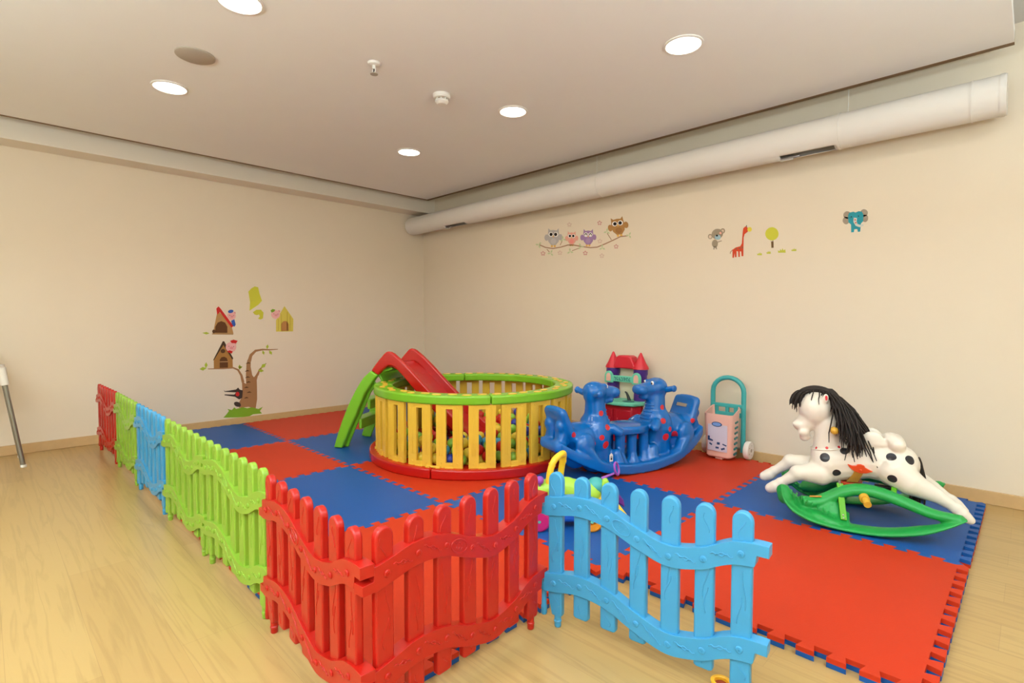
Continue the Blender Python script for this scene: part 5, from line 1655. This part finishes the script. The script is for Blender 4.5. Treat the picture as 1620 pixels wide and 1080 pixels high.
  ('nose','black',3,[(3.519,1.599),(3.518,1.596),(3.516,1.594),(3.512,1.593),(3.509,1.594),(3.505,1.595),(3.503,1.598),(3.502,1.601),(3.503,1.604),(3.505,1.606),(3.508,1.607),(3.512,1.606),(3.516,1.605),(3.518,1.602)]),
  ('cheek','owl_p',2,[(3.545,1.615),(3.544,1.611),(3.541,1.608),(3.538,1.607),(3.534,1.608),(3.531,1.61),(3.528,1.613),(3.527,1.617),(3.528,1.62),(3.53,1.623),(3.534,1.624),(3.538,1.624),(3.541,1.622),(3.544,1.618)]),
  ('body','koala',0,[(3.518,1.542),(3.516,1.529),(3.51,1.52),(3.501,1.515),(3.491,1.516),(3.482,1.523),(3.475,1.533),(3.473,1.546),(3.475,1.559),(3.481,1.568),(3.49,1.573),(3.5,1.572),(3.509,1.565),(3.516,1.554)]),
  ('leg','koala',0,[(3.487,1.526),(3.484,1.503),(3.492,1.501),(3.495,1.524)]),
  ('leg','koala',0,[(3.499,1.523),(3.505,1.501),(3.512,1.502),(3.507,1.524)]),
  ('arm','koala',0,[(3.514,1.549),(3.546,1.556),(3.544,1.562),(3.512,1.555)]),
 ]),
 ('b','giraffe_decal','orange red giraffe wall decal with a yellow muzzle','wall decal',None,[
  ('body','gir',0,[(3.624,1.487),(3.646,1.501),(3.679,1.507),(3.689,1.526),(3.694,1.607),(3.697,1.63),(3.711,1.642),(3.726,1.632),(3.728,1.603),(3.707,1.588),(3.701,1.566),(3.701,1.484),(3.701,1.435),(3.689,1.436),(3.686,1.469),(3.676,1.471),(3.677,1.432),(3.667,1.433),(3.665,1.471),(3.653,1.475),(3.653,1.432),(3.643,1.433),(3.64,1.463),(3.634,1.429),(3.625,1.431)]),
  ('muzzle','yel',1,[(3.756,1.615),(3.754,1.609),(3.75,1.603),(3.744,1.601),(3.737,1.602),(3.731,1.606),(3.727,1.612),(3.725,1.619),(3.727,1.626),(3.731,1.631),(3.737,1.633),(3.744,1.633),(3.75,1.629),(3.754,1.623)]),
  ('spot','gir2',1,[(3.658,1.49),(3.657,1.487),(3.655,1.485),(3.652,1.484),(3.649,1.485),(3.646,1.486),(3.644,1.488),(3.643,1.491),(3.644,1.493),(3.646,1.495),(3.649,1.496),(3.652,1.496),(3.655,1.494),(3.657,1.492)]),
  ('spot','gir2',1,[(3.681,1.492),(3.68,1.49),(3.678,1.488),(3.675,1.487),(3.672,1.488),(3.669,1.489),(3.667,1.491),(3.666,1.494),(3.667,1.496),(3.669,1.498),(3.672,1.499),(3.675,1.499),(3.678,1.497),(3.68,1.495)]),
  ('spot','gir2',1,[(3.699,1.497),(3.698,1.494),(3.697,1.492),(3.694,1.49),(3.692,1.491),(3.69,1.492),(3.688,1.495),(3.687,1.498),(3.688,1.501),(3.689,1.504),(3.692,1.505),(3.694,1.505),(3.696,1.503),(3.698,1.5)]),
  ('horn','black',0,[(3.72,1.635),(3.722,1.648),(3.717,1.649),(3.715,1.636)]),
  ('tail','gir2',0,[(3.623,1.488),(3.608,1.473),(3.606,1.46),(3.61,1.459),(3.611,1.47),(3.626,1.485)]),
 ]),
 ('b','tree_decal','round yellow green tree wall decal with brown trunk','wall decal',None,[
  ('crown','tree',0,[(3.931,1.566),(3.93,1.554),(3.926,1.544),(3.919,1.536),(3.911,1.53),(3.901,1.527),(3.89,1.526),(3.878,1.529),(3.868,1.534),(3.859,1.542),(3.852,1.552),(3.847,1.564),(3.845,1.575),(3.847,1.587),(3.851,1.597),(3.858,1.605),(3.866,1.611),(3.877,1.614),(3.888,1.615),(3.899,1.612),(3.909,1.606),(3.918,1.598),(3.925,1.588),(3.929,1.577)]),
  ('trunk','trunk',1,[(3.883,1.526),(3.889,1.515),(3.897,1.527),(3.9,1.509),(3.901,1.475),(3.887,1.476),(3.885,1.51)]),
 ]),
 ('b','grass_decal','lowest small grass tuft wall decal below left of the round tree','wall decal','grass tuft decals by the tree',[
  ('blades','tuft',0,[(3.796,1.434),(3.794,1.445),(3.802,1.441),(3.805,1.45),(3.81,1.442),(3.814,1.453),(3.817,1.443),(3.825,1.447),(3.827,1.431)]),
 ]),
 ('b','grass_decal','small grass tuft wall decal just below left of the tree trunk','wall decal','grass tuft decals by the tree',[
  ('blades','tuft',0,[(3.857,1.438),(3.855,1.45),(3.862,1.446),(3.864,1.456),(3.869,1.447),(3.873,1.459),(3.875,1.448),(3.882,1.453),(3.884,1.436)]),
 ]),
 ('b','grass_decal','largest grass tuft wall decal right of the tree trunk','wall decal','grass tuft decals by the tree',[
  ('blades','tuft',0,[(3.931,1.439),(3.928,1.455),(3.94,1.449),(3.944,1.463),(3.952,1.451),(3.958,1.468),(3.963,1.452),(3.975,1.458),(3.978,1.435)]),
 ]),
 ('b','grass_decal','small grass tuft wall decal farthest right from the round tree','wall decal','grass tuft decals by the tree',[
  ('blades','tuft',0,[(4.014,1.442),(4.012,1.453),(4.019,1.449),(4.022,1.458),(4.027,1.45),(4.031,1.461),(4.034,1.451),(4.042,1.455),(4.043,1.44)]),
 ]),
 ('b','elephant_decal','teal elephant wall decal with grey ears','wall decal',None,[
  ('ear','ele_ear',0,[(4.349,1.633),(4.347,1.623),(4.341,1.616),(4.333,1.612),(4.323,1.614),(4.314,1.619),(4.308,1.628),(4.306,1.638),(4.308,1.648),(4.314,1.655),(4.322,1.659),(4.332,1.657),(4.34,1.652),(4.346,1.643)]),
  ('ear','ele_ear',0,[(4.341,1.6),(4.339,1.59),(4.334,1.583),(4.327,1.579),(4.318,1.58),(4.311,1.586),(4.305,1.595),(4.303,1.605),(4.305,1.615),(4.31,1.622),(4.317,1.626),(4.326,1.624),(4.333,1.619),(4.339,1.61)]),
  ('ear','ele_ear',0,[(4.435,1.633),(4.433,1.624),(4.428,1.617),(4.42,1.613),(4.412,1.614),(4.404,1.62),(4.398,1.629),(4.396,1.639),(4.398,1.648),(4.403,1.655),(4.411,1.659),(4.419,1.657),(4.427,1.652),(4.433,1.643)]),
  ('ear','ele_ear',0,[(4.437,1.601),(4.436,1.591),(4.432,1.584),(4.425,1.58),(4.418,1.581),(4.411,1.586),(4.407,1.595),(4.405,1.605),(4.406,1.615),(4.411,1.622),(4.417,1.625),(4.424,1.624),(4.431,1.619),(4.436,1.611)]),
  ('body','ele',1,[(4.332,1.633),(4.338,1.648),(4.359,1.651),(4.372,1.644),(4.387,1.65),(4.405,1.644),(4.412,1.626),(4.412,1.587),(4.401,1.574),(4.398,1.525),(4.386,1.525),(4.383,1.543),(4.367,1.543),(4.365,1.526),(4.351,1.526),(4.349,1.574),(4.335,1.59)]),
  ('trunk','ele_tr',2,[(4.362,1.615),(4.361,1.589),(4.374,1.563),(4.395,1.552),(4.415,1.56),(4.412,1.569),(4.395,1.567),(4.383,1.574),(4.378,1.59),(4.38,1.61)]),
  ('eye','black',2,[(4.353,1.62),(4.353,1.619),(4.352,1.618),(4.351,1.617),(4.349,1.618),(4.348,1.618),(4.347,1.62),(4.347,1.621),(4.347,1.623),(4.348,1.624),(4.349,1.624),(4.351,1.624),(4.352,1.623),(4.353,1.622)]),
  ('eye','black',2,[(4.39,1.62),(4.39,1.618),(4.389,1.617),(4.388,1.617),(4.386,1.617),(4.385,1.618),(4.384,1.619),(4.384,1.621),(4.384,1.622),(4.385,1.623),(4.386,1.624),(4.388,1.624),(4.389,1.623),(4.39,1.621)]),
  ('trunk_dot','gir',3,[(4.374,1.599),(4.374,1.597),(4.373,1.596),(4.371,1.595),(4.37,1.596),(4.368,1.597),(4.367,1.598),(4.367,1.6),(4.367,1.602),(4.368,1.603),(4.369,1.604),(4.371,1.604),(4.373,1.603),(4.374,1.601)]),
  ('trunk_dot','gir',3,[(4.378,1.582),(4.378,1.58),(4.377,1.578),(4.375,1.578),(4.374,1.578),(4.372,1.579),(4.371,1.581),(4.371,1.583),(4.371,1.584),(4.372,1.586),(4.373,1.586),(4.375,1.586),(4.377,1.585),(4.378,1.583)]),
 ]),
 ('l','tree_decal','brown curling tree wall decal with striped trunk and few leaves','wall decal',None,[
  ('trunk','trunkL',0,[(-1,0.162),(-1.002,0.205),(-0.979,0.255),(-0.969,0.334),(-0.971,0.426),(-0.949,0.391),(-0.934,0.381),(-0.935,0.463),(-0.928,0.569),(-0.918,0.608),(-0.888,0.613),(-0.891,0.54),(-0.878,0.459),(-0.863,0.438),(-0.847,0.457),(-0.827,0.489),(-0.819,0.479),(-0.838,0.409),(-0.837,0.335),(-0.838,0.227),(-0.853,0.137),(-0.916,0.162)]),
  ('branch','trunkL',1,[(-0.887,0.588),(-0.875,0.641),(-0.839,0.68),(-0.778,0.692),(-0.713,0.689),(-0.636,0.694),(-0.636,0.7),(-0.713,0.7),(-0.779,0.707),(-0.848,0.7),(-0.898,0.657),(-0.918,0.6)]),
  ('branch','trunkL',1,[(-0.949,0.401),(-0.966,0.469),(-0.997,0.524),(-1.043,0.547),(-1.128,0.543),(-1.254,0.547),(-1.254,0.54),(-1.127,0.533),(-1.045,0.534),(-1.008,0.512),(-0.984,0.463),(-0.973,0.397)]),
  ('branch','trunkL',1,[(-0.822,0.451),(-0.805,0.503),(-0.746,0.563),(-0.751,0.568),(-0.816,0.513),(-0.841,0.46)]),
  ('leaf','leafL',2,[(-0.739,0.701),(-0.747,0.728),(-0.731,0.747),(-0.723,0.723)]),
  ('leaf','leafL',2,[(-0.779,0.693),(-0.762,0.671),(-0.768,0.648),(-0.784,0.666)]),
  ('leaf','leafL',2,[(-0.72,0.69),(-0.694,0.673),(-0.693,0.646),(-0.717,0.659)]),
  ('leaf','leafL',2,[(-0.801,0.521),(-0.785,0.557),(-0.751,0.562),(-0.763,0.529)]),
  ('leaf','leafL',2,[(-0.827,0.502),(-0.795,0.513),(-0.771,0.493),(-0.799,0.482)]),
  ('leaf','leafL',2,[(-0.989,0.517),(-1.001,0.545),(-0.989,0.567),(-0.977,0.544)]),
  ('leaf','leafL',2,[(-0.998,0.534),(-0.983,0.55),(-0.964,0.547),(-0.976,0.531)]),
  ('leaf','leafL',2,[(-1.265,0.551),(-1.294,0.531),(-1.321,0.545),(-1.297,0.564)]),
  ('leaf','leafL',2,[(-1.271,0.551),(-1.281,0.581),(-1.267,0.604),(-1.256,0.578)]),
  ('knot','barkL',2,[(-0.933,0.571),(-0.91,0.573),(-0.894,0.572),(-0.893,0.575),(-0.911,0.585),(-0.934,0.573)]),
  ('knot','barkL',2,[(-0.942,0.498),(-0.919,0.5),(-0.902,0.5),(-0.902,0.502),(-0.92,0.512),(-0.942,0.501)]),
  ('knot','barkL',2,[(-0.94,0.438),(-0.918,0.44),(-0.901,0.439),(-0.9,0.442),(-0.919,0.452),(-0.941,0.441)]),
  ('knot','barkL',2,[(-0.934,0.391),(-0.911,0.393),(-0.894,0.392),(-0.894,0.395),(-0.912,0.405),(-0.934,0.394)]),
  ('knot','barkL',2,[(-0.953,0.343),(-0.931,0.344),(-0.914,0.343),(-0.913,0.346),(-0.932,0.356),(-0.954,0.345)]),
  ('knot','barkL',2,[(-0.929,0.295),(-0.907,0.296),(-0.89,0.295),(-0.889,0.298),(-0.907,0.308),(-0.93,0.298)]),
  ('knot','barkL',2,[(-0.955,0.245),(-0.932,0.246),(-0.916,0.245),(-0.915,0.247),(-0.933,0.258),(-0.956,0.247)]),
 ]),
 ('l','grass_decal','wide green grass patch wall decal under the curling tree','wall decal',None,[
  ('blades','grassL',2,[(-1.136,0.088),(-1.109,0.115),(-1.088,0.143),(-1.099,0.164),(-1.063,0.149),(-1.041,0.172),(-1.027,0.155),(-0.966,0.164),(-0.928,0.15),(-0.891,0.155),(-0.827,0.131),(-0.788,0.147),(-0.815,0.109),(-0.796,0.084),(-0.879,0.086),(-0.917,0.068),(-1.029,0.076)]),
 ]),
 ('l','wolf_decal','dark wolf head wall decal peeking from behind the curling tree trunk','wall decal',None,[
  ('snout','wolf',2,[(-1.128,0.34),(-1.117,0.33),(-1.024,0.336),(-1.005,0.353),(-0.992,0.333),(-0.965,0.323),(-0.971,0.254),(-0.999,0.241),(-1.035,0.271),(-1.123,0.293),(-1.12,0.301),(-1.039,0.29),(-1.024,0.31),(-1.12,0.324)]),
  ('tongue','redd',3,[(-0.995,0.291),(-0.997,0.282),(-1.002,0.275),(-1.009,0.272),(-1.016,0.273),(-1.023,0.277),(-1.028,0.285),(-1.029,0.295),(-1.027,0.303),(-1.023,0.31),(-1.016,0.314),(-1.008,0.313),(-1.001,0.308),(-0.997,0.3)]),
  ('paw','wolf',2,[(-0.985,0.18),(-0.993,0.173),(-1.007,0.172),(-1.023,0.177),(-1.036,0.188),(-1.043,0.201),(-1.043,0.213),(-1.035,0.221),(-1.021,0.222),(-1.006,0.217),(-0.992,0.206),(-0.985,0.192)]),
 ]),
 ('l','house_decal','brick house wall decal with red roof edge, above the wooden house','wall decal',None,[
  ('wall','house1',0,[(-1.204,0.877),(-1.164,1.074),(-1.049,0.92),(-1.036,0.859),(-1.208,0.862)]),
  ('roof','redd',1,[(-1.175,1.086),(-1.157,1.106),(-1.138,1.083),(-1.034,0.927),(-1.052,0.911),(-1.147,1.055),(-1.169,1.029)]),
  ('door','doorL',1,[(-1.189,0.867),(-1.187,0.921),(-1.166,0.959),(-1.137,0.972),(-1.105,0.959),(-1.087,0.921),(-1.088,0.865)]),
  ('step','stepL',0,[(-1.214,0.862),(-1.036,0.862),(-1.038,0.846),(-1.214,0.852)]),
  ('leaf','leafL',0,[(-1.293,0.868),(-1.259,0.875),(-1.234,0.862),(-1.262,0.853)]),
  ('brick','stepL',1,[(-1.129,0.991),(-1.135,0.982),(-1.148,0.978),(-1.161,0.982),(-1.166,0.991),(-1.161,1),(-1.148,1.004),(-1.135,1)]),
  ('brick','barkL',1,[(-1.186,0.879),(-1.19,0.867),(-1.2,0.862),(-1.21,0.867),(-1.213,0.88),(-1.209,0.892),(-1.199,0.897),(-1.19,0.892)]),
 ]),
 ('l','house_decal','wooden house wall decal with dark roof and arched door, lowest house','wall decal',None,[
  ('wall','house2',0,[(-1.206,0.544),(-1.205,0.63),(-1.123,0.767),(-1.048,0.628),(-1.047,0.537)]),
  ('roof','roof2',1,[(-1.212,0.617),(-1.127,0.789),(-1.116,0.788),(-1.042,0.628),(-1.05,0.615),(-1.123,0.754),(-1.202,0.623)]),
  ('door','doorL',1,[(-1.158,0.546),(-1.156,0.621),(-1.142,0.643),(-1.119,0.647),(-1.097,0.633),(-1.088,0.604),(-1.089,0.545)]),
  ('window','barkL',1,[(-1.108,0.698),(-1.11,0.69),(-1.116,0.683),(-1.124,0.68),(-1.133,0.68),(-1.141,0.684),(-1.146,0.691),(-1.148,0.7),(-1.146,0.708),(-1.14,0.714),(-1.132,0.718),(-1.123,0.718),(-1.115,0.713),(-1.11,0.707)]),
  ('door_bar','stepL',2,[(-1.157,0.605),(-1.088,0.604),(-1.088,0.596),(-1.157,0.598)]),
 ]),
 ('l','house_decal','yellow straw house wall decal with peaked roof','wall decal',None,[
  ('wall','house3',0,[(-0.65,0.869),(-0.649,0.979),(-0.565,1.12),(-0.479,0.993),(-0.484,0.869)]),
  ('door','doorY',1,[(-0.6,0.875),(-0.599,0.944),(-0.581,0.968),(-0.56,0.973),(-0.538,0.965),(-0.525,0.94),(-0.526,0.876)]),
  ('plank_line','house3b',1,[(-0.628,0.992),(-0.63,0.88),(-0.625,0.88),(-0.623,0.993)]),
  ('plank_line','house3b',1,[(-0.6,1.041),(-0.603,0.879),(-0.597,0.879),(-0.595,1.041)]),
  ('plank_line','house3b',1,[(-0.541,1.062),(-0.544,0.879),(-0.538,0.879),(-0.536,1.062)]),
  ('plank_line','house3b',1,[(-0.514,1.021),(-0.516,0.878),(-0.511,0.878),(-0.508,1.021)]),
 ]),
 ('l','pig_decal','pink pig wall decal with blue cap beside the red roofed house','wall decal',None,[
  ('head','pig',2,[(-1.013,1.02),(-1.016,1.006),(-1.024,0.994),(-1.036,0.986),(-1.05,0.983),(-1.064,0.986),(-1.075,0.994),(-1.083,1.006),(-1.085,1.02),(-1.082,1.034),(-1.074,1.046),(-1.063,1.054),(-1.049,1.057),(-1.035,1.054),(-1.024,1.046),(-1.016,1.034)]),
  ('snout','pig2',3,[(-1.033,1.014),(-1.036,1.008),(-1.042,1.005),(-1.05,1.004),(-1.057,1.008),(-1.059,1.014),(-1.056,1.02),(-1.05,1.024),(-1.042,1.024),(-1.035,1.02)]),
  ('ear','pig2',1,[(-1.013,1.047),(-1.016,1.039),(-1.022,1.036),(-1.028,1.039),(-1.031,1.047),(-1.028,1.056),(-1.022,1.059),(-1.015,1.056)]),
  ('eye','black',3,[(-1.061,1.026),(-1.062,1.022),(-1.065,1.022),(-1.067,1.026),(-1.065,1.029),(-1.062,1.029)]),
  ('eye','black',3,[(-1.028,1.024),(-1.03,1.021),(-1.033,1.021),(-1.034,1.024),(-1.033,1.027),(-1.03,1.027)]),
  ('cap','blue',4,[(-1.032,1.067),(-1.035,1.057),(-1.046,1.048),(-1.061,1.045),(-1.073,1.048),(-1.079,1.056),(-1.076,1.066),(-1.066,1.074),(-1.051,1.077),(-1.038,1.075)]),
  ('shirt','blue',1,[(-1.053,0.976),(-1.026,0.989),(-1.015,0.94),(-1.027,0.919),(-1.046,0.934)]),
 ]),
 ('l','pig_decal','pink pig wall decal with red cap beside the wooden house','wall decal',None,[
  ('head','pig',2,[(-1.014,0.731),(-1.018,0.713),(-1.028,0.698),(-1.043,0.688),(-1.061,0.686),(-1.078,0.69),(-1.092,0.701),(-1.102,0.716),(-1.105,0.734),(-1.101,0.752),(-1.091,0.767),(-1.076,0.776),(-1.059,0.779),(-1.041,0.775),(-1.027,0.765),(-1.017,0.749)]),
  ('snout','pig2',3,[(-1.039,0.724),(-1.042,0.717),(-1.05,0.713),(-1.061,0.713),(-1.069,0.718),(-1.072,0.726),(-1.068,0.733),(-1.06,0.737),(-1.05,0.737),(-1.042,0.732)]),
  ('ear','pig2',1,[(-1.013,0.766),(-1.017,0.755),(-1.025,0.751),(-1.033,0.756),(-1.036,0.766),(-1.033,0.777),(-1.024,0.781),(-1.016,0.776)]),
  ('eye','black',3,[(-1.075,0.74),(-1.076,0.737),(-1.079,0.737),(-1.081,0.741),(-1.079,0.744),(-1.076,0.744)]),
  ('eye','black',3,[(-1.034,0.737),(-1.035,0.733),(-1.038,0.733),(-1.04,0.737),(-1.038,0.74),(-1.035,0.74)]),
  ('cap','redd',4,[(-1.066,0.79),(-1.037,0.801),(-1.001,0.789),(-1.016,0.767),(-1.052,0.769)]),
  ('scarf','redd',4,[(-1.094,0.695),(-1.072,0.704),(-1.046,0.693),(-1.054,0.672),(-1.077,0.681)]),
 ]),
 ('l','pig_decal','pink pig wall decal with green cap beside the yellow house','wall decal',None,[
  ('head','pig',2,[(-0.609,1.037),(-0.612,1.021),(-0.622,1.007),(-0.636,0.998),(-0.652,0.995),(-0.669,0.998),(-0.682,1.007),(-0.691,1.02),(-0.694,1.036),(-0.691,1.052),(-0.681,1.065),(-0.667,1.074),(-0.651,1.078),(-0.635,1.075),(-0.621,1.066),(-0.612,1.053)]),
  ('snout','pig2',3,[(-0.632,1.03),(-0.635,1.023),(-0.643,1.019),(-0.652,1.019),(-0.66,1.023),(-0.663,1.03),(-0.66,1.036),(-0.652,1.04),(-0.643,1.041),(-0.635,1.037)]),
  ('ear','pig2',1,[(-0.608,1.067),(-0.611,1.058),(-0.619,1.054),(-0.627,1.058),(-0.63,1.067),(-0.626,1.077),(-0.619,1.08),(-0.611,1.077)]),
  ('eye','black',3,[(-0.665,1.043),(-0.667,1.039),(-0.67,1.039),(-0.672,1.043),(-0.67,1.046),(-0.667,1.046)]),
  ('eye','black',3,[(-0.627,1.041),(-0.628,1.037),(-0.632,1.037),(-0.633,1.041),(-0.632,1.044),(-0.628,1.044)]),
  ('cap','grassL',4,[(-0.699,1.074),(-0.68,1.09),(-0.654,1.083),(-0.667,1.063),(-0.689,1.055)]),
 ]),
 ('l','leaf_decal','large yellow green leaf wall decal highest above the tree','wall decal',None,[
  ('blade','tree',0,[(-0.899,1.249),(-0.871,1.281),(-0.842,1.3),(-0.81,1.294),(-0.798,1.233),(-0.777,1.167),(-0.81,1.128),(-0.868,1.087),(-0.892,1.069),(-0.885,1.151)]),
  ('vein','tuft',1,[(-0.883,1.161),(-0.835,1.165),(-0.835,1.171),(-0.883,1.167)]),
 ]),
 ('l','leaf_decal','curled yellow green leaf wall decal just below the large leaf','wall decal',None,[
  ('blade','tree',0,[(-0.862,1.056),(-0.83,1.079),(-0.788,1.081),(-0.765,1.053),(-0.771,0.999),(-0.793,0.987),(-0.817,0.995),(-0.799,1.016),(-0.806,1.035),(-0.827,1.029),(-0.847,1.035)]),
 ]),
]
DM = {}
def dmat(k):
    if k not in DM: DM[k] = mat('decal_' + k, DC[k], 0.6, 0.3, var=0.02)
    return DM[k]
for wall, name, label, cat, group, parts in DECALS:
    pts = [p for q in parts for p in q[3]]
    ua = (min(p[0] for p in pts) + max(p[0] for p in pts)) / 2
    va = min(p[1] for p in pts)
    # every decal stands a hair proud of its wall, facing into the room
    if wall == 'b':
        o = empty(name, (ua, YB, va), 0, label, cat, group)
        fr = lambda a, b_, h: Vector((a - ua, -h, b_ - va))
    else:
        o = empty(name, (XL, ua, va), 0, label, cat, group)
        fr = lambda a, b_, h: Vector((h, a - ua, b_ - va))
    for pn, ck, layer, poly in parts:
        MB().prism(poly, 0.0002, 0.0010 + 0.0006 * layer, fr).build(pn, dmat(ck), o)
